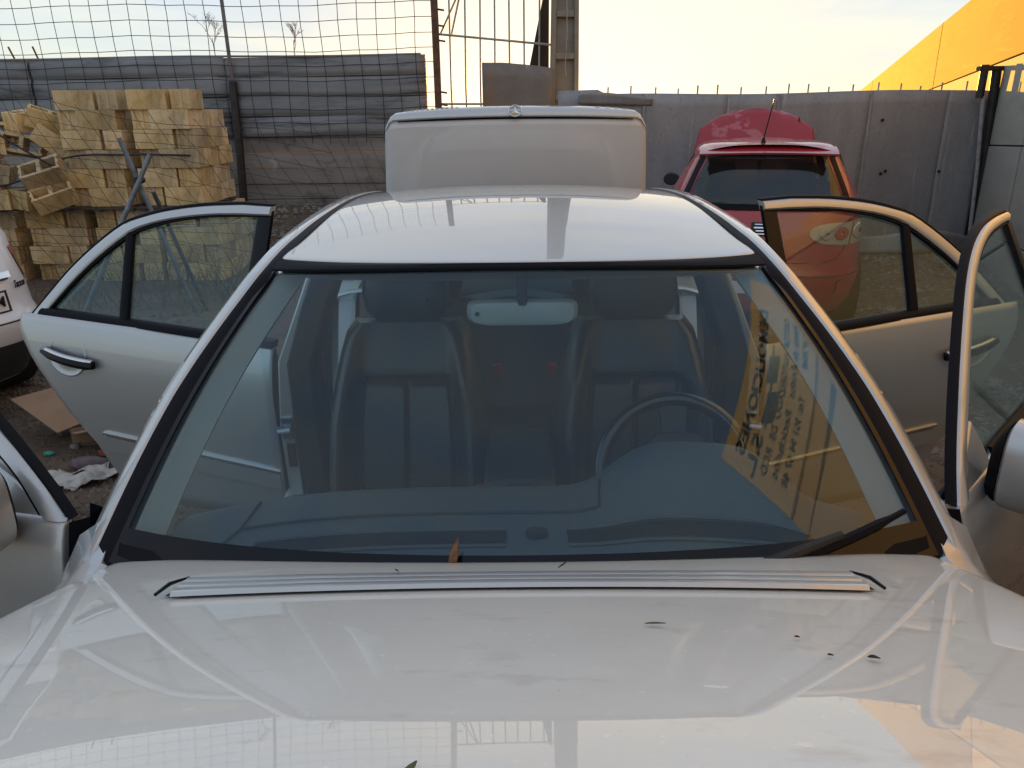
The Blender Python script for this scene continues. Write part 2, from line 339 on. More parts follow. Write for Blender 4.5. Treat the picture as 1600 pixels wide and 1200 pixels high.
# wire mesh fence above and in front of it
mf = empty('wire_mesh_fence', (-4.0, 10.38, 0), label='square welded wire mesh fence standing in front of the stacked rails', cat='fence')
mb = MB(); pts = lambda x, z: (x+.012*math.sin(5*z+x*2), .02*math.sin(2.2*x+z*1.7), z+.018*math.sin(1.6*x+z)+.006*math.sin(7*x))
xa, xb = -4.2, 3.08
for x in np.arange(xa, xb, .235):
    mb.tube([pts(x+.05*(z-2.3)*-.25, z) for z in np.linspace(1.35 if x > .4 else 1.5, 4.2, 11)], .0045, 4, False)
for z in np.arange(1.42, 4.2, .172):
    mb.tube([pts(x, z+.004*math.sin(9*z)) for x in np.linspace(xa, xb, 30)], .0042, 4, False)
mb.build('wire_mesh', M['wire'], mf, kind='stuff')
for (x0, x1, z0, z1, r, m) in [(.46, .50, 1.95, 4.3, .024, 'post_grey'), (.50, .44, .4, 2.1, .055, 'dark_metal'), (3.08, 3.10, 1.2, 4.3, .045, 'post')]:
    mb = MB(); mb.tube([(x1, 0, z0), ((x0+x1)/2+.01, 0, (z0+z1)/2), (x0, 0, z1)], r, 8); mb.build('post', M[m], mf)
for z in (2.55, 2.72, 2.9, 1.95, 1.8):
    mb = MB(); mb.tube([(3.1, -.02, z), (3.22, -.03, z-.02)], .012, 5); mb.build('hinge_hook', M['post'], mf)
for x, z0, dx in ((-6.30, 2.36, -.07), (-6.0, 2.36, -.06)):
    mb = MB(); mb.tube([(0, 0, 0), (dx, .02, .17)], .012, 6)
    o = mb.build('rebar_stub', M['dark_metal']); o.location = (x-.02, WY+.1, z0+.02)
    tag(o, 'short dark rod sticking up behind the rails, '+('leftmost of the two' if x < -6.1 else 'rightmost of the two'), 'rod', 'rods above the rails')

def weed(loc, h, seed, label):
    rg = random.Random(seed); mb = MB()
    def branch(p, d, l, r, dep):
        q = p+d*l; mb.tube([p, (p+q)/2+V((rg.uniform(-.02, .02), rg.uniform(-.02, .02), 0)), q], [r, r*.8, r*.6], 4, False)
        if dep == 0: return
        for k in range(3 if dep > 1 else 4):
            dd = (d+V((rg.uniform(-.75, .75), rg.uniform(-.5, .5), rg.uniform(-.1, .5)))).normalized()
            branch(p+(q-p)*rg.uniform(.45, 1), dd, l*rg.uniform(.5, .75), r*.65, dep-1)
    branch(V((0, 0, 0)), V((rg.uniform(-.1, .1), 0, 1)), h*.45, .007, 4)
    o = mb.build('dry_weed', M['dry_plant']); o.location = loc; tag(o, label, 'weed', 'dry weeds behind the wall')
weed((-4.1, 11.6, 2.35), .8, 3, 'taller bare dry weed behind the rails left of the thin post')
weed((-2.96, 11.5, 2.38), .62, 9, 'smaller bare dry weed behind the rails right of the thin post')

# ------------------------------------------------------------------ gate, pole, rusty sheet
gt = empty('railing_gate', (-.86, 10.42, 0), label='grey barred metal railing gate between the rusty post and the concrete pole', cat='gate')
gx = [.03]+[.14+i*.187 for i in range(9)]
for i, x in enumerate(gx[1:]):
    mb = MB(); mb.tube([(x, 0, .3), (x-.01, .004, 2.0), (x+.012*math.sin(i), 0, 3.15)], .0125, 6); mb.build('bar', M['gate'], gt)
for z0, z1 in ((1.80, 1.78), (2.62, 2.46), (3.15, 3.12), (.45, .45)):
    mb = MB(); mb.tube([(-.02, -.012, z0), (.8, -.012, (z0+z1)/2), (1.62, -.012, z1)], .015, 6); mb.build('rail', M['gate'], gt)
for a, b in (((.02, 0, 2.62), (.30, 0, 3.15)), ((.16, 0, 2.62), (.30, 0, 3.15))):
    mb = MB(); mb.tube([a, b], .014, 6); mb.build('brace', M['gate'], gt)
mb = MB(); mb.box((.8, .03, .86), (1.70, .02, 1.80)); mb.build('sun_block_panel', M['sheet_rust'], gt)  # unseen panel added to block low sun through the gate

pl = empty('utility_pole', (.70, 10.25, 0), label='square concrete utility pole with recessed panels beside the gate', cat='pole')
mb = MB(); PH = 6.1
def pole_w(z): return lerp(.20, .12, z/PH)
for sx in (-1, 1):
    mb.loft([[(sx*(pole_w(z)-.0), -.13, z), (sx*(pole_w(z)-.055), -.13, z), (sx*(pole_w(z)-.055), .13, z), (sx*pole_w(z), .13, z)] for z in np.linspace(0, PH, 12)], True, True)
mb.build('flange', M['pole'], pl, bevel=.008)
mb = MB(); mb.loft([[(-(pole_w(z)-.05), -.06, z), ((pole_w(z)-.05), -.06, z), ((pole_w(z)-.05), .06, z), (-(pole_w(z)-.05), .06, z)] for z in np.linspace(0.01, PH-.01, 12)], True, True)
mb.build('web', M['pole'], pl)
for z in np.arange(.45, 6.1, .47):
    mb = MB(); ww = pole_w(z)-.056; mb.box((0, -.002, z), (2*ww, .25, .07)); mb.build('cross_rib', M['pole'], pl, bevel=.01)
mb = MB(); mb.tube([(.01, -.15, 3.05), (.02, -.16, 2.6), (.0, -.15, 2.2), (.02, -.15, 2.1)], .006, 4); mb.build('loose_wire', M['gate'], pl)

mb = MB(); mb.prism([(-.30, 0, 1.9), (.02, 0, 1.9), (.02, 0, 3.2), (-.02, 0, 3.2)], (0, .02, 0))
o = mb.build('dark_screen', M['cloth'], label='black triangular screen hanging behind the gate bars against the pole', cat='screen'); o.location = (.50, 10.5, 0)
mb = MB(); rows = []
for x in np.linspace(-.02, .86, 12):
    rows.append([(x, .03*math.sin(6*x)+.05*(z-1.5)*(x-.4), z*1.0) for z in np.linspace(1.25, 2.265-.10*max(0, (x-.25))-.05*max(0, x-.62), 7)])
mb.loft(rows); o = mb.build('rusty_sheet', M['sheet_rust'], solid=.004, label='bent rusty metal sheet fixed across the gate in front of the pole', cat='metal sheet'); o.location = (-.30, 10.08, 0)

# ------------------------------------------------------------------ sheet metal fence on the right
sf = empty('sheet_metal_fence', (.62, 9.85, 0), label='tall grey weathered sheet metal fence behind the red car', cat='fence')
def fence_y(x): return -.055*x
edges = [0.0, 1.02, 2.0, 2.62, 3.7, 4.62, 5.06]
for i in range(6):
    x0, x1 = edges[i]-.02, edges[i+1]+.015; rows = []
    for j, x in enumerate(np.linspace(x0, x1, 12)):
        top = 1.875+.012*math.sin(2*x)+(.05 if i == 0 and x < .5 else 0)-.0*x
        rows.append([(x, fence_y(x)-.006*(i % 2)+.009*math.sin(3.1*x+1.1*z+i)*(.4+.6*math.sin(z*1.4)) - .02*max(0, .7-z), z) for z in np.linspace(-.06, top, 14)])
    mb = MB(); mb.loft(rows); mb.build('sheet', M['sheet'], sf, solid=.003)
for x in (1.02, 2.62, 3.7):
    mb = MB(); mb.box((x, fence_y(x)-.014, .95), (.03, .012, 1.8)); mb.build('seam_strip', M['sheet'], sf)
mb = MB()
for i, x in enumerate(np.arange(.35, 5.0, .262)):
    h = .05+.05*abs(math.sin(i*2.3)); xx = x+.03*math.sin(i*5)
    q = MB(); q.tube([(xx, fence_y(x)+.03, 1.6), (xx+.004, fence_y(x)+.03, 1.875+h)], .010, 5); q.build('rod', M['gate'], sf)
for x, z in ((3.86, 1.55), (3.98, .96), (4.62, .95), (3.93, .93)):
    q = MB(); q.cyl((x, fence_y(x)-.026, z), .018, .012, 'Y', 10); q.build('bolt', M['ink'], sf)
# crumpled offcut sheet leaning at the foot, and one bent over the top by the pole
mb = MB(); rows = []
for x in np.linspace(0, 1.5, 12):
    rows.append([(x, .1*math.sin(4*x)*(.3+z), z*(.24-.05*math.sin(5*x))) for z in np.linspace(0, 1, 6)])
mb.loft(rows); o = mb.build('crumpled_sheet', M['sheet'], solid=.004, label='crumpled pale sheet lying along the foot of the sheet metal fence', cat='metal sheet'); o.location = (4.1, 9.2, .02)
mb = MB(); rows = []
for x in np.linspace(0, .9, 14):
    rows.append([(x, -.02-.03*z+.02*math.sin(9*x), 1.72+z*(.11+.03*math.sin(4.5*x+.4))-.03*x) for z in np.linspace(0, 1, 5)])
mb.loft(rows); o = mb.build('folded_sheet', M['sheet'], solid=.004, label='bent pale sheet folded over the fence top right of the pole', cat='metal sheet'); o.location = (.84, 9.78, .05)

mb = MB(); mb.loft([[(5.02, fence_y(5)-.01, z), (5.10, fence_y(5)+.06, z), (5.32, fence_y(5)+.16, z)] for z in (-.06, 1.0, 1.86)]); mb.build('sun_block_strip', M['sheet'], sf, solid=.003)  # piece added behind the post to stop sun leaking past the fence
# dark post at the end of the fence
ep = empty('end_post', (5.60, 9.42, 0), label='black steel pipe post at the right end of the sheet fence', cat='post')
mb = MB(); mb.tube([(.14, 0, 0), (.075, 0, 1.2), (.02, 0, 2.12)], .055, 10); mb.build('pipe', M['dark_metal'], ep)
mb = MB(); mb.cyl((-.13, -.02, 1.96), .045, .36, 'Z', 10); mb.build('stub', M['dark_metal'], ep)
mb = MB(); mb.box((-.05, -.01, 2.10), (.30, .10, .05)); mb.build('bracket', M['dark_metal'], ep, bevel=.006)
mb = MB(); mb.tube([(-.10, -.04, 1.8), (-.02, -.05, 1.0), (.04, -.05, .2)], .022, 8); mb.build('white_pipe', M['gate'], ep)

# ------------------------------------------------------------------ precast wall of the hall on the right
AZ = R(20); WD = V((math.sin(AZ), math.cos(AZ), 0)); WN = V((-math.cos(AZ), math.sin(AZ), 0)); W0 = V((5.72, 9.5, 0))
SLOPE = -.036
hall = empty('hall_wall', W0, label='long tan precast panel wall rising beyond the sheet fence, sunlit at the top', cat='wall')
hall.rotation_euler = (0, 0, math.pi/2-AZ)      # local x runs along the wall, away from the camera
def hall_top(t): return 3.18+SLOPE*(t-1.8)
ts = [-13.5, -7.2, -1.6, 5.1, 12.0, 18.8, 25.6, 32]
for i in range(len(ts)-1):
    a, b = ts[i]+.02, ts[i+1]-.02
    bots = [(-.6, -.6), (.30, .30), (1.25, 1.25), (2.18, 2.18)]
    lv = [-.6, .30, 1.25, 2.18, None]
    for k in range(4):
        def zz(t, q): return hall_top(t) if lv[q] is None else lv[q]+SLOPE*t*1.0
        z0a, z0b, z1a, z1b = zz(a, k)+.008, zz(b, k)+.008, zz(a, k+1)-.008, zz(b, k+1)-.008
        d = rng.uniform(-.006, .006)
        mb = MB(); mb.prism([(a, d, z0a), (b, d, z0b), (b, d, z1b), (a, d, z1a)], (0, -.2, 0))
        mb.build('panel', (M['wall_sun_boost'] if ts[i+1] < -1 else M['wall']) if k == 3 else M['wall_low'], hall, smooth=False, bevel=.006)
mb = MB(); mb.prism([(ts[0], -.03, -.7), (ts[-1], -.03, -2.0), (ts[-1], -.03, hall_top(ts[-1])-.02), (ts[0], -.03, hall_top(ts[0])-.02)], (0, -.14, 0))
mb.build('core', M['joint'], hall, smooth=False)
for a, b in ((-9.99, -7.22), (-7.18, -5.9)):          # raised parapet over the yard
    z0 = hall_top(-9)+.03
    mb = MB(); mb.prism([(a, .004, z0), (b, .004, z0), (b, .004, 5.16), (a, .004, 5.16)], (0, -.2, 0)); mb.build('parapet_panel', M['wall_sun_boost'], hall, smooth=False, bevel=.006)
sgn = empty('company_sign', W0+WD*-8.3+WN*.03+V((0, 0, 4.4)), label='long pale company sign with black lettering mounted high on the tan wall', cat='sign')
sgn.rotation_euler = (0, 0, math.pi/2-AZ+math.pi)
mb = MB(); mb.box((0, .01, .07), (3.35, .03, 1.35)); mb.build('board', M['sign'], sgn, smooth=False, bevel=.004)
def lettering(txt, x, z, size, m, wid=None, bold=0):
    fc = bpy.data.curves.new('lettering', 'FONT'); fc.body = txt; fc.size = size; fc.extrude = .002; fc.offset = bold; fc.align_x = 'LEFT'; fc.align_y = 'CENTER'; fc.resolution_u = 3
    o = bpy.data.objects.new('lettering', fc); COL.objects.link(o); o.parent = sgn; fc.materials.append(m)
    o.location = (x, -.009, z); o.rotation_euler = (math.pi/2, 0, 0)
    bpy.context.view_layer.update()
    if wid: o.scale = (wid/max(.01, o.dimensions.x), 1, 1)
    return text_mesh(o)
lettering('DEMOLICIONES', -1.55, .40, .27, M['ink'], 2.95, .006)
lettering('S.L.', .98, .13, .26, M['ink_blue'], .62, .006)
for x0, z0 in ((-.55, .13), (.15, .05)):
    mb = MB(); mb.prism([(x0, -.010, z0-.10), (x0+.55, -.010, z0-.10), (x0+.65, -.010, z0+.11), (x0+.10, -.010, z0+.11)], (0, .004, 0)); mb.build('logo_shape', M['ink_blue'], sgn, smooth=False)
mb = MB(); mb.prism([(-.75, -.0095, .16), (.85, -.0095, .06), (.85, -.0095, .09), (-.75, -.0095, .20)], (0, .003, 0)); mb.build('logo_shape', M['ink_blue'], sgn, smooth=False)
lettering('GESTOR  AUTORIZADO  DE  RCD', -1.50, -.10, .15, M['ink'], 2.95)
lettering('Venta de \u00c1ridos   Reciclados', -1.45, -.27, .15, M['ink'], 2.85)
lettering('N.U. N\u00ba 29348', -1.45, -.44, .13, M['ink'], .95)
lettering('Tel.: 951 94 67 48', .05, -.44, .13, M['ink'], 1.35)

# ------------------------------------------------------------------ concrete block stacks
def block_mesh():
    bm = bmesh.new(); hx, hy, hz = .198, .097, .094
    # outline with grooved ends, extruded; two cores cut through
    out = []
    def end(sx):
        ys = [-hy, -.066, -.060, -.022, -.016, .016, .022, .060, .066, hy]; dx = [0, 0, .012, .012, 0, 0, .012, .012, 0, 0]
        return [(sx*(hx-d), y) for y, d in zip(ys, dx)]
    out = end(1)+end(-1)[::-1]
    cores = [[(cx-.075, -.066), (cx+.075, -.066), (cx+.075, .066), (cx-.075, .066)] for cx in (-.095, .095)]
    loops = [out]+cores; tops = []; bots = []
    for lp in loops:
        t = [bm.verts.new((x, y, hz)) for x, y in lp]; b = [bm.verts.new((x, y, -hz)) for x, y in lp]; tops.append(t); bots.append(b)
        for k in range(len(lp)): bm.faces.new((b[k], b[(k+1) % len(lp)], t[(k+1) % len(lp)], t[k]))
    for grp in (tops, bots):
        ed = []
        for lp in grp:
            for k in range(len(lp)):
                e = bm.edges.get((lp[k], lp[(k+1) % len(lp)])); ed.append(e)
        bmesh.ops.triangle_fill(bm, use_beauty=True, edges=ed)
    bmesh.ops.recalc_face_normals(bm, faces=bm.faces)
    me = bpy.data.meshes.new('concrete_block'); bm.to_mesh(me); bm.free(); me.materials.append(M['block']); return me
def vary(m, amount):
    t = m.node_tree; b = t.nodes['Principled BSDF']; lk = b.inputs['Base Color'].links[0]; src = lk.from_socket
    oi = _n(t, 'ShaderNodeObjectInfo'); mr = _n(t, 'ShaderNodeMapRange'); mr.inputs[3].default_value = 1-amount; mr.inputs[4].default_value = 1+amount*.4
    hv = _n(t, 'ShaderNodeHueSaturation'); mr2 = _n(t, 'ShaderNodeMapRange'); mr2.inputs[3].default_value = .82; mr2.inputs[4].default_value = 1.06
    fr = _n(t, 'ShaderNodeMath', operation='MULTIPLY'); fr.inputs[1].default_value = 7.31; fc = _n(t, 'ShaderNodeMath', operation='FRACT')
    t.links.new(oi.outputs['Random'], mr.inputs[0]); t.links.new(oi.outputs['Random'], fr.inputs[0]); t.links.new(fr.outputs[0], fc.inputs[0]); t.links.new(fc.outputs[0], mr2.inputs[0])
    t.links.new(mr.outputs[0], hv.inputs['Value']); t.links.new(mr2.outputs[0], hv.inputs['Saturation']); t.links.new(src, hv.inputs['Color']); t.links.new(hv.outputs[0], b.inputs['Base Color'])
vary(M['block'], .32); vary(M['sheet'], .12); vary(M['wall'], .12); vary(M['concrete_old'], .2)
BLK = block_mesh(); nblk = 0
ORD = ['top', 'second', 'third', 'fourth', 'fifth', 'sixth']
def block(loc, rz, label, group, rot=None):
    o = bpy.data.objects.new('concrete_block', BLK); COL.objects.link(o); o.location = loc
    o.rotation_euler = rot if rot else (0, 0, rz)
    tag(o, label, 'concrete block', group)
    return o
def stack(x0, y0, z0, ncourse, word, group, flip=0, jit=.016, drop=()):
    """courses of one wide + one end-on block, alternating, with the blocks behind along the right side"""
    for k in range(ncourse):                       # k = 0 is the top course
        z = z0+(ncourse-1-k)*.192+.096; even = (k+flip) % 2 == 0
        xo = x0+rng.uniform(-.02, .03); J = lambda: rng.uniform(-jit, jit)
        rows = [(.0, .3, 'right')]
        if even: lay = [(xo+.2, y0+.1, 0, 'wide face front left'), (xo+.52, y0+.2+.015, 1, 'grooved end front right'),
                        (xo+.52, y0+.62, 1, 'side face behind front row'), (xo+.41, y0+.93, 0, 'at the far right corner')]
        else: lay = [(xo+.10, y0+.235, 1, 'grooved end front left'), (xo+.42, y0+.1, 0, 'wide face front right'),
                     (xo+.52, y0+.41, 1, 'side face behind front row'), (xo+.52, y0+.82, 1, 'side face at far right corner')]
        for i, (x, y, r, lab) in enumerate(lay):
            if (k, i) in drop: continue
            block((x+J(), y+J(), z), (math.pi/2 if r else 0)+rng.uniform(-.045, .045),
                  f"yellow block, {lab}, {ORD[k]} course of {word}", group)
UG, LG = 'concrete blocks of the upper pallet stacks', 'concrete blocks of the lower pallet stacks'
stack(-4.61, 8.2, .80, 6, 'the middle upper stack', UG, 0)
stack(-3.86, 8.2, .80, 6, 'the right upper stack', UG, 0, drop=((0, 2), (0, 3)))
stack(-5.95, 8.25, 0, 4, 'the far left lower stack', LG, 1)
stack(-5.18, 8.25, 0, 4, 'the second lower stack', LG, 0)
stack(-4.42, 8.22, 0, 4, 'the third lower stack', LG, 1)
stack(-3.72, 8.2, 0, 4, 'the right lower stack', LG, 0)
# tumbled blocks on the upper left
loose = [(-5.63, 8.25, 1.46, (0.05, .30, .3), 'lying tilted on the very top of the heap at the left edge'),
         (-5.36, 8.35, 1.56, (1.45, .1, .35), 'on its side beneath the top of the heap, wide face showing'),
         (-5.02, 8.40, 1.67, (.1, -.12, 1.2), 'grooved end up, leaning against the middle stack near its top'),
         (-4.78, 8.36, 1.66, (.2, .35, .5), 'tilted with dark grooves, wedged beside the second course of the middle stack'),
         (-4.72, 8.30, 1.45, (.1, .7, .3), 'steeply tilted, wedged beside the third course of the middle stack'),
         (-5.33, 8.02, 1.43, (-.35, .22, 1.0), 'grooved end with open cores, perched in front of the heap'),
         (-5.28, 8.05, 1.20, (.12, .32, .18), 'long and sloping down right across the middle of the heap'),
         (-4.72, 7.98, 1.17, (.75, -.28, .25), 'two open cores facing out, upper of the pair tipped forward'),
         (-4.66, 7.98, .93, (.55, -.30, .45), 'open cores facing out, lower of the pair tipped forward'),
         (-5.45, 8.15, 1.0, (.05, .1, .1), 'in the dark hollow in the middle of the heap'),
         (-5.28, 7.98, .905, (0, 0, .06), 'flat at the bottom of the heap, wide face showing'),
         (-4.93, 8.10, .90, (.1, .0, 1.3), 'end-on at the bottom of the heap in shadow'),
         (-5.75, 8.2, 1.22, (.1, .15, .4), 'halfway up the heap at the left edge'),
         (-5.05, 8.3, 1.42, (1.3, 0.2, .2), 'upright slab-like behind the pair with open cores')]
for x, y, z, r, lab in loose:
    block((x, y, z), 0, 'loose yellow block '+lab, 'tumbled concrete blocks left of the stacks', rot=r)
def pallet(x0, x1, label):
    p = empty('wooden_pallet', ((x0+x1)/2, 8.2, .768), label=label, cat='pallet', group='pallets between the block stacks')
    wdt = x1-x0
    for yy in (-.02, .2, .42, .64, .86): 
        mb = MB(); mb.box((0, yy, .018), (wdt, .1, .02)); mb.build('deck_board', M['wood_dark'], p)
    for xx in (-wdt/2+.05, 0, wdt/2-.05):
        mb = MB(); mb.box((xx, .42, -.0005), (.08, .98, .014)); mb.build('runner', M['wood_dark'], p)
pallet(-6.0, -4.75, 'dark wooden pallet under the tumbled blocks at the left')
pallet(-4.72, -3.95, 'dark wooden pallet under the middle upper block stack')
pallet(-3.92, -3.20, 'dark wooden pallet under the right upper block stack')
mb = MB(); mb.tube(spl([(-5.9, 8.0, 1.12), (-5.1, 7.88, 1.05), (-4.55, 8.13, 1.30), (-3.95, 8.16, 1.325), (-3.32, 8.17, 1.31), (-3.29, 8.6, 1.27), (-3.27, 9.2, 1.22)], 40), .010, 5)
mb.build('strap', M['dark_metal'], label='dark wire strap bound round the yellow block stacks', cat='strap')
mb = MB(); mb.tube(spl([(-5.3, 8.0, 1.72), (-4.95, 7.86, 1.50), (-4.6, 7.98, 1.22)], 14), .010, 5)
mb.build('strap', M['dark_metal'], label='short dark strap hanging diagonally over the tumbled blocks', cat='strap')
# slack old mesh hanging in front of the stacks
mb = MB()
for i in range(34):
    u = -6.3+i*.17
    p = [V((u+.75*t+.03*math.sin(9*t+i), 7.75-.15*math.sin(3*t+u)+.5*max(0, u+.75*t+3.2), 1.95-.28*max(0, u+5)*.5-1.75*t+.02*math.sin(7*t+i*1.3))) for t in np.linspace(0, 1, 9)]
    mb.tube(p, .0026, 3, False)
for i in range(15):
    p = [V((u, 7.74-.13*math.sin(u*1.3+i)+.5*max(0, u+3.2), 1.98-.14*i-.30*(u+5.2)*.55+.05*math.sin(2.2*u+i))) for u in np.linspace(-6.3, -1.9, 24)]
    mb.tube(p, .0026, 3, False)
mb.build('slack_wire_mesh', M['wire'], label='slack fallen wire mesh draped in front of the yellow block stacks', cat='wire mesh')

# pipe trestle in front of the stacks
tr = empty('pipe_trestle', (-2.78, 5.9, 0), label='crossed blue grey steel pipe trestle in front of the block stacks', cat='trestle')
for a, b, r in (((-.10, 0, 1.545), (.235, .10, .18), .018), ((.085, .05, 1.42), (-.42, -.35, .30), .018), ((.03, .12, 1.15), (.05, .75, .05), .017)):
    mb = MB(); mb.tube([a, b], r, 9); mb.build('leg', M['steel_pipe'], tr)
mb = MB(); mb.cyl((-.01, .02, 1.24), .028, .08, 'Y', 9); mb.build('clamp', M['dark_metal'], tr)
# weeds / wire tangle under the stacks
mb = MB()
for i in range(260):
    x = rng.uniform(-4.4, -2.0); y = rng.uniform(6.6, 7.9); l = rng.uniform(.1, .45); a = rng.uniform(0, 6.3)
    p = V((x, y, .01)); q = p+V((math.cos(a)*l*.5, math.sin(a)*l*.4, l)); r_ = q+V((math.cos(a)*l*.6, math.sin(a)*l*.4, -l*.1))
    mb.tube([p, q, r_], [.003, .0025, .0012], 3, False)
mb.build('dry_grass', M['straw'], kind='stuff', label='dry grass stalks growing at the foot of the block stacks')

# ------------------------------------------------------------------ debris on the ground, left
mb = MB()
def flap(pts, up=(0, 0, .006)): mb.prism(pts, up)
flap([(-.28, -.05, .16), (.10, -.30, .06), (.36, -.12, .13), (.02, .16, .20)])
o = mb.build('cardboard_sheet', M['card'], bevel=.001, label='flattened brown cardboard box flap by the white car bumper', cat='cardboard'); o.location = (-2.52, 4.02, .05)
cb = empty('cardboard_box', (-2.25, 4.02, 0), R(28), label='crushed brown cardboard box under the flap near the open rear door', cat='box')
mb = MB(); mb.box((0, 0, .09), (.46, .34, .004)); mb.box((-.23, 0, .06), (.004, .34, .12)); mb.box((.23, 0, .06), (.004, .34, .12)); mb.box((0, -.17, .06), (.464, .004, .12)); mb.box((0, .17, .06), (.464, .004, .12))
mb.build('carton', M['card'], cb, smooth=False)
mb = MB(); mb.prism([(-.23, -.17, .094), (.23, -.17, .094), (.26, -.34, .16), (-.20, -.36, .15)], (0, 0, .004)); mb.build('flap', M['card'], cb, smooth=False)
bm = bmesh.new(); rg = random.Random(4)
rad = []
vs = []; N_ = 54
for k in range(N_):
    a = 2*math.pi*k/N_; r = (.16+.05*math.cos(2*a+.5))*rg.uniform(.70, 1.10); vs.append((r*math.cos(a)*1.15, r*math.sin(a)*.95))
mb = MB(); rows = []
for s_ in (1, .75, .45, .15):
    rows.append([(x*s_, y*s_, .022+.022*math.sin(19*x*s_+2)*math.cos(23*y*s_)+.012*math.sin(41*x*s_)) for x, y in vs])
mb.loft(rows, True); o = mb.build('torn_paper', M['paper'], solid=.003, label='torn pale sheet of paper lying on the dirt', cat='paper'); o.location = (-2.13, 3.37, .01); o.rotation_euler = (0, 0, .5)
def chunk(name, loc, s, m, label, cat):
    bm = bmesh.new(); bmesh.ops.create_icosphere(bm, subdivisions=2, radius=1)
    rg = random.Random(sum(map(ord, label)))
    ax = [V((rg.gauss(0, 1), rg.gauss(0, 1), rg.gauss(0, 1))).normalized() for _ in range(9)]
    for v in bm.verts:
        d = 1
        for a in ax: d = min(d, .78/max(.05, v.co.dot(a)) if v.co.dot(a) > .3 else 9)
        v.co = V((v.co.x*d*s[0], v.co.y*d*s[1], v.co.z*d*s[2]))
    me = bpy.data.meshes.new(name); bm.to_mesh(me); bm.free(); o = link(name, me, m, smooth=False); o.location = loc
    tag(o, label, cat); return o
chunk('brick_shard', (-2.34, 3.87, .02), (.075, .05, .03), M['brick'], 'red brick shard on the dirt behind the torn paper', 'brick')
chunk('brick_shard', (-2.14, 3.66, .02), (.06, .04, .025), M['brick'], 'red brick shard nearest the edge of the open rear door', 'brick')
chunk('brick_shard', (-2.42, 4.05, .02), (.045, .035, .02), M['brick'], 'small red brick shard close to the cardboard', 'brick')
chunk('plastic_scrap', (-2.45, 3.66, .02), (.03, .02, .016), M['green'], 'small bright green plastic scrap on the dirt', 'plastic scrap')
chunk('stone', (-2.15, 3.52, .03), (.11, .06, .04), M['stone'], 'flat purplish stone just behind the torn paper', 'stone')
chunk('stone', (-2.36, 3.75, .02), (.03, .02, .02), M['gravel'], 'small pale stone beside the brick shards', 'stone')

# ------------------------------------------------------------------ the silver saloon
car = empty('silver_car', (.007, 0, 0), -.0062, label='silver saloon facing the camera with bonnet, doors and boot lid open', cat='car')
PT = M['paint']
HA0, HK = 25.5, 12.3            # bonnet opening angle at the rear edge and how it flattens, degrees and degrees per metre
def ws_pt(u, v):
    """windscreen sheet: u across -1..1, v up 0..1"""
    f = .056*u*u+.037*u**4
    bx, by, bz = .742*u, 1.080+f, .925+.012*u*u
    tx, ty, tz = .557*u, 1.629+1.25*f, 1.388-.023*u*u
    # the side edge is slightly bowed outwards
    bow = .020*math.sin(math.pi*v)*u
    blg = .018*math.sin(math.pi*v)*(1-.4*u*u)
    return V((lerp(bx, tx, v)+bow, lerp(by, ty, v)-blg*.5, lerp(bz, tz, v)+blg*.85))
mb = MB(); mb.loft([[ws_pt(u, v) for u in np.linspace(-1, 1, 41)] for v in np.linspace(0, .985, 25)])
wsc = mb.build('windscreen', M['glass_w'], car, solid=.005, out=(0, -1, 1))
# black painted band round the windscreen edge
mb = MB(); off = V((0, -.0012, .0022))
ub = np.linspace(-1, 1, 41)
mb.loft([[ws_pt(u, v)+off for u in ub] for v in np.linspace(0, .092, 5)])
mb.loft([[ws_pt(u, v)+off for u in ub] for v in np.linspace(.975, .985, 3)])
for sg in (-1, 1):
    mb.loft([[ws_pt(sg*u, v)+off for u in np.linspace(.985, 1, 3)] for v in np.linspace(.092, .975, 22)])
mb.build('frit_band', M['frit'], wsc)

# edge line: up the windscreen side, then along the roof ditch
def edge(n=60):
    p = [ws_pt(1, v) for v in np.linspace(-.04, .97, 9)]
    p += [V((.552, 1.90, 1.392)), V((.548, 2.2, 1.413)), V((.545, 2.6, 1.420)), V((.538, 3.0, 1.402)), V((.525, 3.25, 1.372)), V((.52, 3.5, 1.29)), V((.535, 3.85, 1.10)), V((.55, 4.0, 1.02))]
    return spl(p, n)
EDGE = edge()
for sg in (-1, 1):
    rows = []; seal = []
    for p in EDGE:
        k = max(0, min(1, (p.y-1.45)/.5)); blk = lerp(.030, .010, k)
        side = lerp(.052, .078, k); k3 = max(0, min(1, (1.5-p.y)/.4))
        a = p+V((blk, .006, -.004)); b = p+V((blk+.008, .010, .006)); c = p+V((blk+side*.45, .022, .004)); d = p+V((blk+side*.8, .040, lerp(-.006, -.02, k)))
        e = p+V((blk+side, lerp(.075, .045, k), lerp(-.05, -.05, k))); f = p+V((blk+side*.85, lerp(.10, .05, k), -.085))
        g_ = p+V((blk+side*.3, lerp(.105, .05, k), -.095)); h = p+V((-.004, lerp(.06, .04, k), -.07))
        rows.append([V((sg*q.x, q.y, q.z)) for q in (a, b, c, d, e, f, g_, h)])
        s0 = p+V((-.010, 0, .001)); s1 = p+V((blk*.5, .001, .005)); s2 = p+V((blk+.004, .006, .001)); s3 = p+V((blk, .02, -.02))
        seal.append([V((sg*q.x, q.y, q.z)) for q in (s0, s1, s2, s3)])
    mb = MB(); mb.loft(rows); o = mb.build('roof_pillar', PT, car)
    mb = MB(); mb.loft(seal); mb.build('black_seal', M['black_rubber'], o)
    # pale inner lining of the pillar
    mb = MB(); mb.loft([[V((sg*(p.x-.012), p.y+.012, p.z-.012)), V((sg*(p.x-.055), p.y+.05, p.z-.03)), V((sg*(p.x-.03), p.y+.10, p.z-.06)), V((sg*(p.x+.04), p.y+.10, p.z-.08))] for p in EDGE[:31]])
    mb.build('pillar_lining', M['trim_grey'], car)

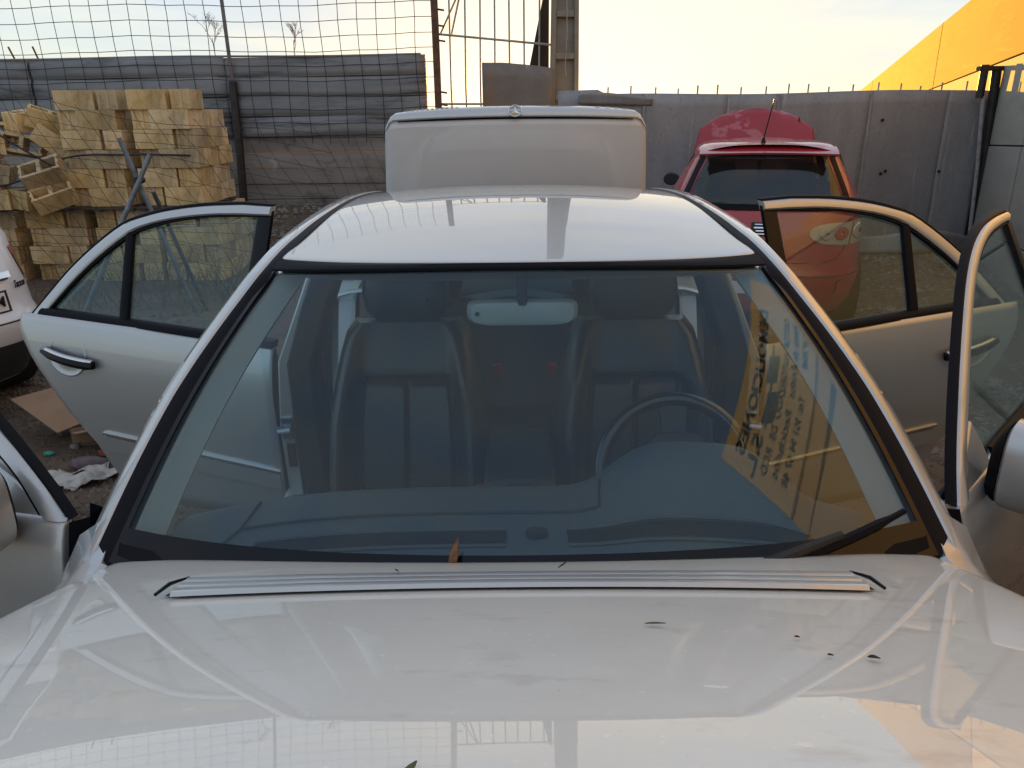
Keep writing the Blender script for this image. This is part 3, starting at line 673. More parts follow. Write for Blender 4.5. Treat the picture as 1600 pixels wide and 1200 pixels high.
# roof skin
_RY = [1.64, 1.76, 1.9, 2.05, 2.2, 2.4, 2.6, 2.8, 3.0, 3.13, 3.25]; _RZ = [1.361, 1.3745, 1.390, 1.403, 1.4125, 1.419, 1.4205, 1.415, 1.402, 1.388, 1.370]
_RP = np.polyfit(np.array(_RY)-2.4, _RZ, 3)
def roof_pt(u, t):
    yc = lerp(1.644, 3.22, t); y = yc+1.25*(.056*u*u+.037*u**4)*(1-t)**2+.02*u*u*t
    xe = interp(y, [1.7, 1.9, 2.2, 2.6, 3.0, 3.25], [.556, .552, .548, .545, .538, .525])
    ze = float(np.polyval(_RP, y-2.4))
    cr_ = interp(t, [0, .2, .5, .8, 1], [.021, .026, .028, .027, .022])
    return V((xe*u, y, ze+cr_*(1-abs(u)**2.2)))
mb = MB(); mb.loft([[roof_pt(u, t) for u in np.linspace(-1, 1, 41)] for t in np.linspace(0, 1, 41)])
rf = mb.build('roof', PT, car, solid=.003, sub=1, out=(0, 0, 1))
mb = MB(); mb.loft([[ws_pt(u, .966)+V((0, -.001, .0015)), ws_pt(u, .970)+V((0, -.003, .005)), ws_pt(u, .985)+V((0, -.002, .005)), roof_pt(u, 0)+V((0, -.001, -.001)), roof_pt(u, 0)+V((0, .006, -.012))] for u in np.linspace(-1, 1, 31)])
mb.build('header_seal', M['black_rubber'], rf)
mb = MB(); mb.loft([[roof_pt(u, t)+V((0, 0, -.045)) for u in np.linspace(-1, 1, 15)] for t in np.linspace(.01, 1, 9)])
mb.build('headliner', M['ceil'], car)

# bonnet: swung open about its rear edge, one smooth mirror sheet
HS, HY, HZ = [], [], []
_y, _z = 1.107, .975
for i in range(141):
    sv = i*.01; HS.append(sv); HY.append(_y); HZ.append(_z)
    an = R(HA0-HK*sv); _y -= .01*math.cos(an); _z += .01*math.sin(an)
def hood_pt(u, sv, up=0):
    """u across -1..1, sv metres forward from the rear edge"""
    an = R(HA0-HK*sv); k = max(0, 1-sv/.9)
    hw = .735-.03*max(0, (sv-.6)/.8)
    y = interp(sv, HS, HY)+(.078*k*k-.10*(1-k))*u*u*(1 if sv < .9 else 1); z = interp(sv, HS, HZ)-(.030+.012*(1-k))*u*u-.012*u**8
    return V((hw*u, y+up*math.sin(an), z+up*math.cos(an)))
mb = MB(); mb.loft([[hood_pt(u, sv) for u in np.linspace(-1, 1, 45)] for sv in np.linspace(0, 1.38, 46)])
hood = mb.build('bonnet', M['paint_dusty'], car, solid=.004, sub=1, out=(0, 0, 1), label='raised silver bonnet reflecting the yard')
mb = MB(); mb.loft([[hood_pt(u, sv, -.05) for u in np.linspace(-.9, .9, 15)] for sv in np.linspace(.04, 1.33, 12)])
mb.build('bonnet_liner', M['carpet'], hood, solid=.01)
# air intake slats across the rear of the bonnet
VS0, VS1 = .165, .252
def vs(x, k): return lerp(VS0, VS1, k)+.0*x
mb = MB(); mb.loft([[hood_pt(u, vs(0, k), .003) for u in np.linspace(-.682, .664, 31)] for k in (-.04, .5, .86)])
mb.build('intake_base', M['black_rubber'], hood)
for k in range(3):
    mb = MB(); rows = []
    for dk, dz in ((0.03, .004), (.10, .010), (.45, .0125), (.80, .010), (.88, .004)):
        rows.append([hood_pt(u, vs(0, (k+dk)/3), dz) for u in np.linspace(-.678+.006*k, .660-.006*k, 31)])
    mb.loft(rows); mb.build('intake_slat', PT, hood)
for sg in (-1, 1):
    mb = MB(); ue = .680 if sg < 0 else .662; a = hood_pt(sg*ue, VS0+.006, .011); b = hood_pt(sg*(ue+.014), VS1-.004, .008)
    mb.tube([a, (a+b)/2+V((sg*.004, 0, .003)), b], [.0015, .003, .0025], 6); mb.build('intake_end', M['black_gloss'], hood)

# wings, flanks, floor
for sg in (-1, 1):
    rows = []
    for y in np.linspace(1.245, -.55, 24):
        uu = .742/.735; t = max(0, min(1, (1.183-y)/1.483)); zt = interp(y, [-.55, -.2, .3, .8, 1.25], [.70, .76, .85, .91, .945])
        w_ = interp(y, [-.55, -.2, .3, .8, 1.25], [.80, .86, .885, .888, .880])
        up_ = max(0, (y-1.17))*.55
        rows.append([V((sg*x, y, z)) for x, z in ((.740, zt-.03), (.742, zt-.004), (.752, zt+.002+up_), (.79, zt-.008+up_), (.83, zt-.034+up_), (w_-.015, zt-.09), (w_, zt-.17), (w_+.002, zt-.27), (w_-.004, .55), (w_-.03, .40), (w_-.06, .30))])
    mb = MB(); mb.loft(rows); mb.build('front_wing', PT, car, solid=.003, out=(sg, 0, .5))
    # scuttle corner trim
    mb = MB(); mb.loft([[V((sg*.60, 1.12, .93)), V((sg*.74, 1.165, .925)), V((sg*.78, 1.22, .90))], [V((sg*.60, 1.16, .955)), V((sg*.72, 1.19, .965)), V((sg*.775, 1.24, .955))]])
    mb.build('scuttle_trim', M['black_rubber'], car)
    # rear quarter
    rows = []
    for y in np.linspace(3.10, 4.75, 14):
        w_ = interp(y, [3.1, 3.8, 4.4, 4.75], [.86, .875, .86, .80]); top = interp(y, [3.1, 4.0, 4.75], [.985, 1.0, .97])
        rows.append([V((sg*x, y, z)) for x, z in ((.56, top+.015), (.70, top+.005), (w_-.04, top-.03), (w_, top-.16), (w_+.005, top-.3), (w_-.01, .5), (w_-.06, .28))])
    mb = MB(); mb.loft(rows); mb.build('rear_quarter', PT, car, solid=.004, out=(sg, 0, .5))
    rows = []
    for z, x, y0, y1 in ((.95, .80, 3.18, 3.5), (1.05, .745, 3.20, 3.8), (1.2, .66, 3.20, 3.60), (1.30, .61, 3.16, 3.45), (1.37, .575, 3.10, 3.25)):
        rows.append([V((sg*x, y0-.02, z)), V((sg*(x+.012), y0, z)), V((sg*x, (y0+y1)/2, z)), V((sg*(x-.03), y1, z)), V((sg*(x-.10), y1, z)), V((sg*(x-.10), y0-.02, z))])
    mb = MB(); mb.loft(rows, True); mb.build('rear_pillar', PT, car)
    # sill
    mb = MB(); mb.box((sg*.76, 2.2, .36), (.14, 2.1, .16)); mb.build('sill', PT, car, bevel=.02)
    # door post between the doors, silver outside and dark trim inside
    rows = []
    for z, x, wd in ((.44, .80, .17), (.70, .805, .16), (.93, .785, .14), (1.1, .71, .12), (1.25, .645, .11), (1.37, .59, .10)):
        y = 2.36-(z-.44)*.02
        rows.append([V((sg*(x), y, z)), V((sg*(x+.006), y+wd, z)), V((sg*(x-.05), y+wd, z)), V((sg*(x-.05), y, z))])
    mb = MB(); mb.loft(rows, True, True); post = mb.build('door_post', PT, car, bevel=.006)
    rows = []
    for z, x, wd in ((.44, .70, .20), (.70, .715, .17), (.93, .715, .15), (1.1, .655, .14), (1.25, .595, .13), (1.37, .545, .12)):
        y = 2.335-(z-.44)*.02
        rows.append([V((sg*(x+.035), y, z)), V((sg*(x+.035), y+wd, z)), V((sg*(x-.045), y+wd, z)), V((sg*(x-.06), y+wd*.5, z)), V((sg*(x-.045), y, z))])
    mb = MB(); mb.loft(rows, True, True); mb.build('post_trim', M['plastic'], car, bevel=.008)
    mb = MB(); mb.box((sg*.778, 2.348, .70), (.035, .012, .075)); mb.tube([(sg*.765, 2.33, .70), (sg*.80, 2.32, .70), (sg*.805, 2.345, .70)], .008, 6); mb.build('striker', M['inst'], post)
    mb = MB(); mb.box((sg*.773, 2.349, .60), (.026, .006, .085)); mb.build('data_sticker', M['ink'], post)
    # rear door aperture post with its striker
    rows = []
    for z, x, y in ((.46, .74, 3.02), (.7, .75, 3.12), (.93, .745, 3.2), (1.1, .70, 3.24), (1.25, .645, 3.22), (1.35, .60, 3.15)):
        rows.append([V((sg*(x-.05), y-.012, z)), V((sg*(x+.02), y-.02, z)), V((sg*(x+.06), y+.03, z)), V((sg*(x+.03), y+.10, z)), V((sg*(x-.05), y+.08, z))])
    mb = MB(); mb.loft(rows, True, True); cp = mb.build('rear_door_post', PT, car)
    mb = MB(); mb.box((sg*.715, 3.20, 1.03), (.035, .03, .075)); mb.tube([(sg*.695, 3.175, 1.03), (sg*.74, 3.16, 1.035), (sg*.745, 3.19, 1.03)], .008, 6); mb.build('striker', M['inst'], cp)
    # seat belt
    mb = MB(); xs_ = [(.635, 2.36, 1.24), (.63, 2.33, 1.0), (.63, 2.3, .7), (.64, 2.28, .45)]
    mb.loft([[V((sg*(x-.005), y, z)), V((sg*(x+.002), y+.045, z))] for x, y, z in xs_]); mb.build('seat_belt', M['ink'], car, solid=.002)
    # wheels
    for y in (.22, 3.95):
        wh = empty('wheel', (sg*.76, y, .315)); wh.parent = car
        mb = MB(); mb.loft([[V((sg*dx, r*math.cos(a), r*math.sin(a))) for dx, r in ((-.1, .20), (-.1, .29), (-.07, .315), (.07, .315), (.1, .29), (.1, .20))] for a in np.linspace(0, 2*math.pi, 33)])
        mb.build('tyre', M['tyre'], wh)
        mb = MB(); mb.cyl((sg*.075, 0, 0), .195, .03, 'X', 28); mb.build('rim', M['rim'], wh, bevel=.01)
mb = MB(); mb.box((0, 2.3, .30), (1.42, 3.4, .04)); mb.build('floor_pan', M['carpet'], car)
mb = MB(); mb.box((0, 1.18, .62), (1.44, .03, .60)); mb.build('bulkhead', M['under'], car)
mb = MB(); mb.box((0, 3.62, .62), (1.34, .04, .62)); mb.build('rear_bulkhead', M['under'], car)
mb = MB(); mb.loft([[V((x, 3.10+dy, z)) for x in np.linspace(-.6, .6, 9)] for dy, z in ((.0, .955), (.55, .99), (.85, 1.0))]); mb.build('parcel_shelf', M['plastic'], car, solid=.02)
mb = MB(); mb.loft([[V((lerp(.53, .53, v)*u, lerp(3.24, 3.92, v)-.05*u*u, lerp(1.385, 1.03, v)+.03*math.sin(math.pi*v)-.02*u*u)) for u in np.linspace(-1, 1, 17)] for v in np.linspace(0, 1, 11)])
mb.build('rear_window', M['glass_d'], car, solid=.005)
# nose and tail, outside the photograph but part of the car
mb = MB(); mb.loft([[V((x, -.30-.34*(1-abs(x/.86)**2.6), z)) for x in np.linspace(-.86, .86, 21)] for z in (.72, .62, .5, .36, .24)]); mb.build('front_bumper', PT, car, solid=.01)
for sg in (-1, 1):
    for xx, r in ((.42, .075), (.62, .095)):
        mb = MB(); mb.tube([(sg*xx, -.42, .64), (sg*xx, -.60+.25*max(0, xx-.42), .63)], [r, r*.95], 18); mb.build('headlamp', M['lens_clear'], car)
mb = MB(); mb.box((0, -.645, .60), (.52, .03, .17)); mb.build('grille', M['chrome'], car, bevel=.03)
mb = MB(); mb.loft([[V((x, 4.70+.08*(1-abs(x/.84)**2.6), z)) for x in np.linspace(-.84, .84, 17)] for z in (.72, .58, .42, .28)]); mb.build('rear_bumper', PT, car, solid=.01)

# wiper
wp = empty('wiper', (0, 0, 0)); wp.parent = car
def wso(u, v, d=.018): return ws_pt(u, v)+V((0, -d*.55, d*.84))
mb = MB(); mb.tube([wso(.42, .0, .010), wso(.50, .022, .02), wso(.62, .050, .024), wso(.76, .082, .024)], [.012, .012, .010, .007], 8); mb.build('arm', M['ink'], wp)
mb = MB(); mb.tube([wso(u, .020+.100*(u-.54)/.42, .010) for u in np.linspace(.50, .955, 12)], [.006]*2+[.0095]*8+[.006]*2, 6); mb.build('blade', M['black_rubber'], wp)
mb = MB(); mb.tube([wso(.55, .0, .01), wso(.60, .02, .014)], [.02, .017], 10); mb.build('pivot', M['black_rubber'], wp)

# doors -------------------------------------------------------------
def nprof(h): return interp(h, [.25, .35, .5, .65, .80, .88, .93, 1.0, 1.40], [.004, .012, .022, .028, .022, .005, -.015, -.052, -.25])
class Door:
    def __init__(s, sg, hinge, phi): s.sg = sg; s.h = hinge; s.a = R(phi)
    def P(s, q, h, dn=0, absn=None):
        n = (nprof(h) if absn is None else absn)+dn
        return V((s.sg*(s.h[0]+q*math.sin(s.a)+n*math.cos(s.a)), s.h[1]+q*math.cos(s.a)-n*math.sin(s.a), h))
def strip(D, ou, inn, m, name, parent, dn=0, thick=.03, bulge=.006):
    """band between two edge lines, slightly domed, with returned sides"""
    rows = []
    for (a, b) in zip(ou, inn):
        rows.append([D.P(a[0], a[1], dn-thick), D.P(a[0], a[1], dn-.002), D.P(lerp(a[0], b[0], .2), lerp(a[1], b[1], .2), dn+bulge*.8), D.P(lerp(a[0], b[0], .5), lerp(a[1], b[1], .5), dn+bulge),
                     D.P(lerp(a[0], b[0], .8), lerp(a[1], b[1], .8), dn+bulge*.8), D.P(b[0], b[1], dn-.002), D.P(b[0], b[1], dn-thick)])
    mb = MB(); mb.loft(rows, True, True); return mb.build(name, m, parent)
def sp2(pts, n): return [(p.x, p.y) for p in spl([(a, b, 0) for a, b in pts], n)]
def pull(line, centre, d):
    return [(x+(centre[0]-x)*d/max(1e-6, math.hypot(centre[0]-x, centre[1]-y)), y+(centre[1]-y)*d/max(1e-6, math.hypot(centre[0]-x, centre[1]-y))) for x, y in line]
def pane(D, poly, m, name, parent, dn):
    """flat-ish pane filling a polygon"""
    bm = bmesh.new(); vs = [bm.verts.new(D.P(q, h, dn)) for q, h in poly]
    f = bm.faces.new(vs); ret = bmesh.ops.extrude_face_region(bm, geom=[f]); ev = [e for e in ret['geom'] if isinstance(e, bmesh.types.BMVert)]
    d = D.P(.5, 1.1, 0)-D.P(.5, 1.1, .004)
    for v in ev: v.co += d
    bmesh.ops.triangulate(bm, faces=[f for f in bm.faces if len(f.verts) > 4]); bmesh.ops.recalc_face_normals(bm, faces=bm.faces)
    me = bpy.data.meshes.new(name); bm.to_mesh(me); bm.free(); return link(name, me, m, parent, smooth=False)

def handle(D, par, q0, q1, h0, h1):
    # scooped bowl as a raised-rim dish, with the chromed black bar across it
    cq, ch = (q0+q1)/2+.02, (h0+h1)/2+.004
    mb = MB(); rows = []
    for r, dn in ((1.0, .0015), (.95, .003), (.88, -.001), (.6, -.0), (.2, .0005)):
        rows.append([D.P(cq+.092*r*math.cos(a), ch+.082*r*math.sin(a), dn+.0015) for a in np.linspace(0, 2*math.pi, 28)[:-1]])
    mb.loft(rows, True); mb.build('handle_bowl', PT, par)
    mb = MB(); rows = []
    for t in np.linspace(0, 1, 9):
        q, h = lerp(q0, q1, t), lerp(h0, h1, t); g_ = .018*math.sin(math.pi*t)+.022; hh = .020 if 0 < t < 1 else .013
        rows.append([D.P(q, h-hh, g_-.012), D.P(q, h-hh, g_), D.P(q, h-.2*hh, g_+.012), D.P(q, h+hh*.8, g_+.006), D.P(q, h+hh, g_-.012)])
    mb.loft(rows, True, True); ho = mb.build('handle', M['black_gloss'], par)
    mb = MB(); rows = []
    for t in np.linspace(0.01, .99, 9):
        q, h = lerp(q0, q1, t), lerp(h0, h1, t); g_ = .018*math.sin(math.pi*t)+.022; hh = .020
        rows.append([D.P(q, h+.55*hh, g_+.0095), D.P(q, h+.85*hh, g_+.0065), D.P(q, h+1.04*hh, g_-.004)])
    mb.loft(rows); mb.build('chrome_strip', M['chrome'], ho, solid=.002, soff=1)

def moulding(D, par, q0, q1, h0, h1, chrome=True):
    for nm, m, a, b, t in (('side_moulding', PT, -.062, .006, .012), ('chrome_strip', M['chrome'], .008, .022, .013))[:2 if chrome else 1]:
        mb = MB(); rows = []
        for q in np.linspace(q0, q1, 8):
            h = lerp(h0, h1, (q-q0)/(q1-q0))
            rows.append([D.P(q, h+a, 0), D.P(q, h+a+.003, t), D.P(q, h+b-.003, t), D.P(q, h+b, 0)])
        mb.loft(rows, False, False); mb.build(nm, m, par)

def rear_door(sg):
    D = Door(sg, (.855, 2.5), 72)
    d = empty('rear_door'); d.parent = car
    EQ = [(.25, .70), (.341, .782), (.481, .856), (.585, .946), (.709, 1.029), (.80, 1.090), (.85, 1.125), (.89, 1.146), (.925, 1.141), (.955, 1.125)]
    def q1(h): return interp(h, [a for a, b in EQ], [b for a, b in EQ])
    hs = [.25, .30, .36, .42, .48, .54, .60, .66, .72, .78, .82, .86, .89, .915, .932]
    def hb(q, h): return h+(.004+.042*q/1.06)*max(0, (h-.80)/.132)**1.5
    mb = MB(); mb.loft([[D.P(lerp(.0, q1(h), t), hb(lerp(.0, q1(h), t), h), -.006*(1 if t in (0, 1) else 0), nprof(h)) for t in [0, .01, .03]+list(np.linspace(.08, .92, 12))+[.97, .99, 1]] for h in hs])
    # shoulder behind the window, closing up to the frame
    mb.build('door_skin', PT, d, solid=.045, out=D.P(.5, .6, 1)-D.P(.5, .6, 0))
    ou = [(.10, 1.382)]+sp2([(.218, 1.386), (.383, 1.378), (.546, 1.358), (.665, 1.331), (.748, 1.302), (.853, 1.23), (.956, 1.14), (1.042, 1.044), (1.103, .972), (1.141, .919)], 26)
    inn = [(.10, 1.352)]+sp2([(.218, 1.352), (.35, 1.348), (.50, 1.332), (.62, 1.308), (.715, 1.272), (.835, 1.188), (.930, 1.103), (1.0, 1.027), (1.040, .978), (1.052, .925)], 26)
    strip(D, ou, inn, PT, 'window_frame', d)
    sl = pull(ou, (.5, 1.0), -.012); strip(D, sl, ou, M['black_rubber'], 'frame_seal', d, -.004, .02, .002)
    s2 = pull(inn, (.6, 1.08), .014); strip(D, inn, s2, M['black_rubber'], 'window_seal', d, -.006, .02, .002)
    strip(D, [(q, lerp(.952, .996, t)) for q, t in zip(np.linspace(.0, 1.055, 12), np.linspace(0, 1, 12))], [(q, lerp(.930, .972, t)) for q, t in zip(np.linspace(.0, 1.065, 12), np.linspace(0, 1, 12))], M['black_rubber'], 'belt_trim', d, .010, .04, .005)
    strip(D, [(.088, .93), (.094, 1.15), (.10, 1.366)], [(.155, .93), (.155, 1.15), (.155, 1.355)], M['black_gloss'], 'pillar_cover', d, -.006, .02, .001)
    strip(D, [(.645, .955), (.672, 1.13), (.697, 1.298)], [(.682, .958), (.706, 1.13), (.728, 1.285)], M['black_rubber'], 'window_bar', d, -.003, .02, .003)
    top = [p for p in s2 if .15 < p[0] < .705]; w1 = [(.155, .945)]+[(.155, 1.345)]+top+[(.700, 1.285), (.663, .965)]
    pane(D, w1, M['glass_d'], 'window_pane', d, -.018)
    top2 = [p for p in s2 if p[0] > .725]; w2 = [(.68, .965), (.722, 1.28)]+top2+[(1.04, .985)]
    pane(D, w2, M['glass_d'], 'quarter_pane', d, -.018)
    handle(D, d, .763, 1.009, .812, .850); moulding(D, d, .0, .79, .46, .517)
    # inner card
    mb = MB(); mb.loft([[D.P(lerp(.03, q1(h)-.04, t), h, 0, -.085-.02*math.sin(4*h)) for t in np.linspace(0, 1, 6)] for h in (.30, .5, .7, .85, .93)]); mb.build('door_card', M['plastic'], d, solid=.01)
    return d
for sg in (-1, 1): rear_door(sg)

def front_door(sg, phi):
    D = Door(sg, (.905, 1.355) if sg > 0 else (.925, 1.32), phi)
    d = empty('front_door'); d.parent = car
    hs = [.25, .30, .36, .44, .52, .60, .66, .72, .78, .82, .86, .89, .915, .935]
    mb = MB(); mb.loft([[D.P(lerp(-.01, 1.10, t), h, -.006*(1 if t in (0, 1) else 0)) for t in [0, .008, .03]+list(np.linspace(.08, .92, 12))+[.97, .992, 1]] for h in hs])
    mb.build('door_skin', PT, d, solid=.045, out=D.P(.5, .6, 1)-D.P(.5, .6, 0))
    ou = sp2([(-.01, .93), (.06, .985), (.20, 1.085), (.36, 1.19), (.52, 1.285), (.66, 1.345), (.80, 1.378), (.95, 1.390), (1.06, 1.392)], 26)+[(1.075, 1.392)]
    inn = sp2([(.045, .93), (.125, 1.0), (.235, 1.074), (.382, 1.172), (.53, 1.262), (.668, 1.324), (.80, 1.358), (.94, 1.370), (1.03, 1.372)], 26)+[(1.040, 1.371)]
    strip(D, ou, inn, PT, 'window_frame', d, 0, .02, .004)
    sl = pull(ou, (.7, .8), -.008); strip(D, sl, ou, M['black_rubber'], 'frame_seal', d, -.008, .020, .001)
    s2 = pull(inn, (.7, 1.05), .014); strip(D, inn, s2, M['black_rubber'], 'window_seal', d, -.006, .02, .002)
    strip(D, [(1.076, 1.392), (1.090, 1.15), (1.10, .93)], [(1.04, 1.36), (1.045, 1.15), (1.05, .93)], M['black_gloss'], 'pillar_cover', d, -.004, .02, .001)
    strip(D, [(q, .952) for q in np.linspace(.30, 1.06, 8)], [(q, .928) for q in np.linspace(.30, 1.06, 8)], M['black_rubber'], 'belt_trim', d, .002, .02, .005)
    # solid corner that carries the mirror
    mb = MB(); mb.prism([D.P(.03, .93, -.006), D.P(.25, .93, -.006), D.P(.245, .985, -.006), D.P(.225, 1.03, -.006), D.P(.12, .985, -.006)], D.P(.2, .95, -.03)-D.P(.2, .95, 0)); mb.build('mirror_base', PT, d, bevel=.004)
    w1 = [(.235, .94), (.235, 1.0)]+[p for p in s2 if p[0] > .24]+[(1.045, 1.35), (1.05, .94)]
    pane(D, w1, M['glass_d'], 'window_pane', d, -.018)
    handle(D, d, .85, 1.05, .815, .83)
    mb = MB(); mb.loft([[D.P(lerp(.03, 1.06, t), h, 0, -.085-.03*math.sin(4*h)) for t in np.linspace(0, 1, 6)] for h in (.30, .5, .7, .85, .93)]); mb.build('door_card', M['plastic'], d, solid=.01)
    # hinge side black boot and check strap
    mb = MB(); mb.loft([[D.P(-.02, h, -.0), D.P(-.045, h, -.03), D.P(-.04, h, -.07), D.P(0, h, -.08)] for h in (.40, .6, .8, .93)]); mb.build('edge_seal', M['black_rubber'], d)
    # mirror
    mr = empty('door_mirror'); mr.parent = d
    def MP(u, v, w_): return D.P((.175 if sg > 0 else .135)+u, .965+v, 0, -.01+w_)     # u along door, v up, w outwards
    def ring(w_, su, sv, cu, cv, n=28):
        r = []
        for k in range(n):
            a = 2*math.pi*k/n; c, s_ = math.cos(a), math.sin(a)
            r.append(MP(cu+su*math.copysign(abs(c)**.55, c), cv+sv*math.copysign(abs(s_)**.55, s_), w_))
        return r
    mb = MB(); mb.loft([ring(.0, .035, .055, .0, .0), ring(.012, .05, .075, 0, .005), ring(.022, .058, .085, .0, .01)], True, True); mb.build('gasket', M['black_rubber'], mr)
    mb = MB(); mb.loft([ring(.024, .058, .084, .0, .010), ring(.030, .066, .092, .0, .012), ring(.06, .070, .095, .002, .012), ring(.12, .074, .096, .004, .012), ring(.20, .074, .094, .010, .010), ring(.255, .064, .082, .018, .006), ring(.272, .045, .06, .022, .004), ring(.278, .02, .03, .024, .004)], True, True)
    hs_ = mb.build('housing', PT, mr)
    mb = MB(); mb.loft([[MP(.087-.002*a, -.062+.13*b, .09+.155*c) for c in np.linspace(0, 1, 5)] for a, b in ((0, 0), (1, .5), (0, 1))]); mb.build('mirror_glass', M['chrome'], mr, solid=.004)
    return d
front_door(1, 43.5); front_door(-1, 77)

# boot lid, raised ------------------------------------------------------
bl = empty('boot_lid', (0, 3.86, 0)); bl.parent = car
def lid(u, t):      # t 0 bottom (hinge side) .. 1 top lip; skin faces the camera
    w_ = lerp(.655, .628, t); z = lerp(1.16, 1.652, t)
    y = .05+.045*math.sin(math.pi*t*.8)*-.4-.05*t
    return V((w_*u, y-.007*(1-u*u)+.010*abs(u)**12, z+.014*(1-u*u)*t-.045*max(0, (abs(u)-.93)/.07)**2.2*t**6))
mb = MB(); mb.loft([[lid(u, t) for u in np.linspace(-1, 1, 41)] for t in np.linspace(0, 1, 16)]); mb.build('lid_skin', M['paint_lid'], bl, solid=.02, out=(0, -1, 0))
mb = MB(); rows = []
prof = [(.0, -.003), (-.007, .003), (-.009, .010), (-.006, .024), (.004, .038), (.022, .047), (.06, .052), (.14, .054), (.26, .048), (.33, .03), (.335, .0)]
for dy, dz in prof:
    rows.append([lid(u, 1)+V((-.010*u*(max(0, dz)/.054)**2, dy*(1-.5*abs(u)**8), dz*(1-.35*abs(u)**4))) for u in np.linspace(-1, 1, 61)])
mb.loft(rows); mb.build('rear_face', PT, bl)
mb = MB(); mb.loft([[lid(u, 1)+V((0, -.0025, -.0030*(1-abs(u/.92)**4)-.0018)), lid(u, 1)+V((0, -.008, -.001+.0035*(1-abs(u/.92)**4)))] for u in np.linspace(-.90, .90, 31)]); mb.build('lip_shade_strip', M['black_rubber'], bl, solid=.002)  # dark strip laid along the lip crease as its shade
# round emblem with a three-pointed star, and the letters either side, on the rear face
em = empty('emblem', (0, -.020, 1.652+.014+.029)); em.parent = bl; em.rotation_euler = (R(52), 0, 0)
mb = MB(); mb.loft([[V(((.032+.0035*math.cos(b))*math.cos(a), (.032+.0035*math.cos(b))*math.sin(a), .004*math.sin(b))) for b in np.linspace(0, 2*math.pi, 7)[:-1]] for a in np.linspace(0, 2*math.pi, 33)], True); mb.build('ring', M['chrome'], em)
mb = MB()
for k in range(3):
    a = math.pi/2+k*2*math.pi/3; c = V((math.cos(a), math.sin(a), 0)); p = V((-c.y, c.x, 0))
    mb.add([c*.032, p*.006+c*.004, -p*.006+c*.004, V((0, 0, .005))], [(0, 1, 3), (0, 3, 2), (0, 2, 1)])
mb.build('star', M['chrome'], em)
mb = MB(); mb.cyl((0, 0, -.001), .030, .002, 'Z', 28); mb.build('disc', M['trim_grey'], em)
lrg = random.Random(5)
for i in range(11):
    x = -.52+i*.024; p = lid(x/.628, 1)
    q = MB(); q.box((x, p.y+.050, p.z+.050*(1-.55*abs(x/.63)**9)+.001), (.013, .018, .003)); q.build('chrome_letter', M['inst'], bl)
for x in (.40, .445, .49, .53):
    p = lid(x/.628, 1); q = MB(); q.box((x, p.y+.052, p.z+.050*(1-.55*abs(x/.63)**9)+.001), (.024, .016, .003)); q.build('chrome_letter', M['inst'], bl)

# cabin ----------------------------------------------------------------
def dash_z(x, y):
    z = interp(y, [1.0, 1.14, 1.25, 1.36, 1.47, 1.50, 1.53], [.885, .893, .905, .914, .914, .905, .86])
    bx = math.exp(-((x-.375)/.19)**4); by = interp(y, [1.18, 1.30, 1.42, 1.49, 1.53], [0, .25, .92, 1, .55])
    return z+.115*bx*by-.012*(x/.7)**2
mb = MB(); xs_ = np.linspace(-.70, .70, 57); ysd = [1.12, 1.16, 1.2, 1.25, 1.30, 1.34, 1.38, 1.42, 1.45, 1.475, 1.495, 1.51, 1.525, 1.535]
rows = [[V((x, y-.10*(x/.7)**4+.02, dash_z(x, y))) for x in xs_] for y in ysd]
rows.append([V((x, 1.50, .74)) for x in xs_]); rows.append([V((x, 1.44, .55)) for x in xs_])
mb.loft(rows); ds = mb.build('dashboard', M['dash'], car)
def dd(x, y, k=.0035): return V((x, y-.10*(x/.7)**4+.02, dash_z(x, y)+k))
for x0, x1 in ((-.52, -.03), (.09, .56)):
    mb = MB(); mb.loft([[dd(x, y+.0*x) for x in np.linspace(x0, x1, 21)] for y in (1.255, 1.292)]); mb.build('vent_slot', M['vent_black'], ds)
    for y in (1.247, 1.300):
        mb = MB(); mb.tube([dd(x, y, .003) for x in np.linspace(x0, x1, 21)], .004, 5); mb.build('vent_rim', M['dash'], ds)
mb = MB(); mb.loft([[V((.03+.022*c, 1.30+.013*s_, dash_z(.03, 1.3)+z)) for c, s_ in [(math.cos(a), math.sin(a)) for a in np.linspace(0, 6.283, 17)[:-1]]] for z in (0, .008, .012)], True, True); mb.build('sun_sensor', M['plastic'], ds)
mb = MB(); mb.tube([dd(x, 1.36-.0*x, .001) for x in np.linspace(-.56, .16, 20)]+[dd(.17, 1.45, .001)], .0035, 5); mb.build('airbag_seam', M['ink'], ds)
mb = MB(); mb.tube([dd(-.60, 1.28, .001), dd(-.565, 1.36, .001), dd(-.56, 1.47, .001)], .0035, 5); mb.build('panel_seam', M['ink'], ds)

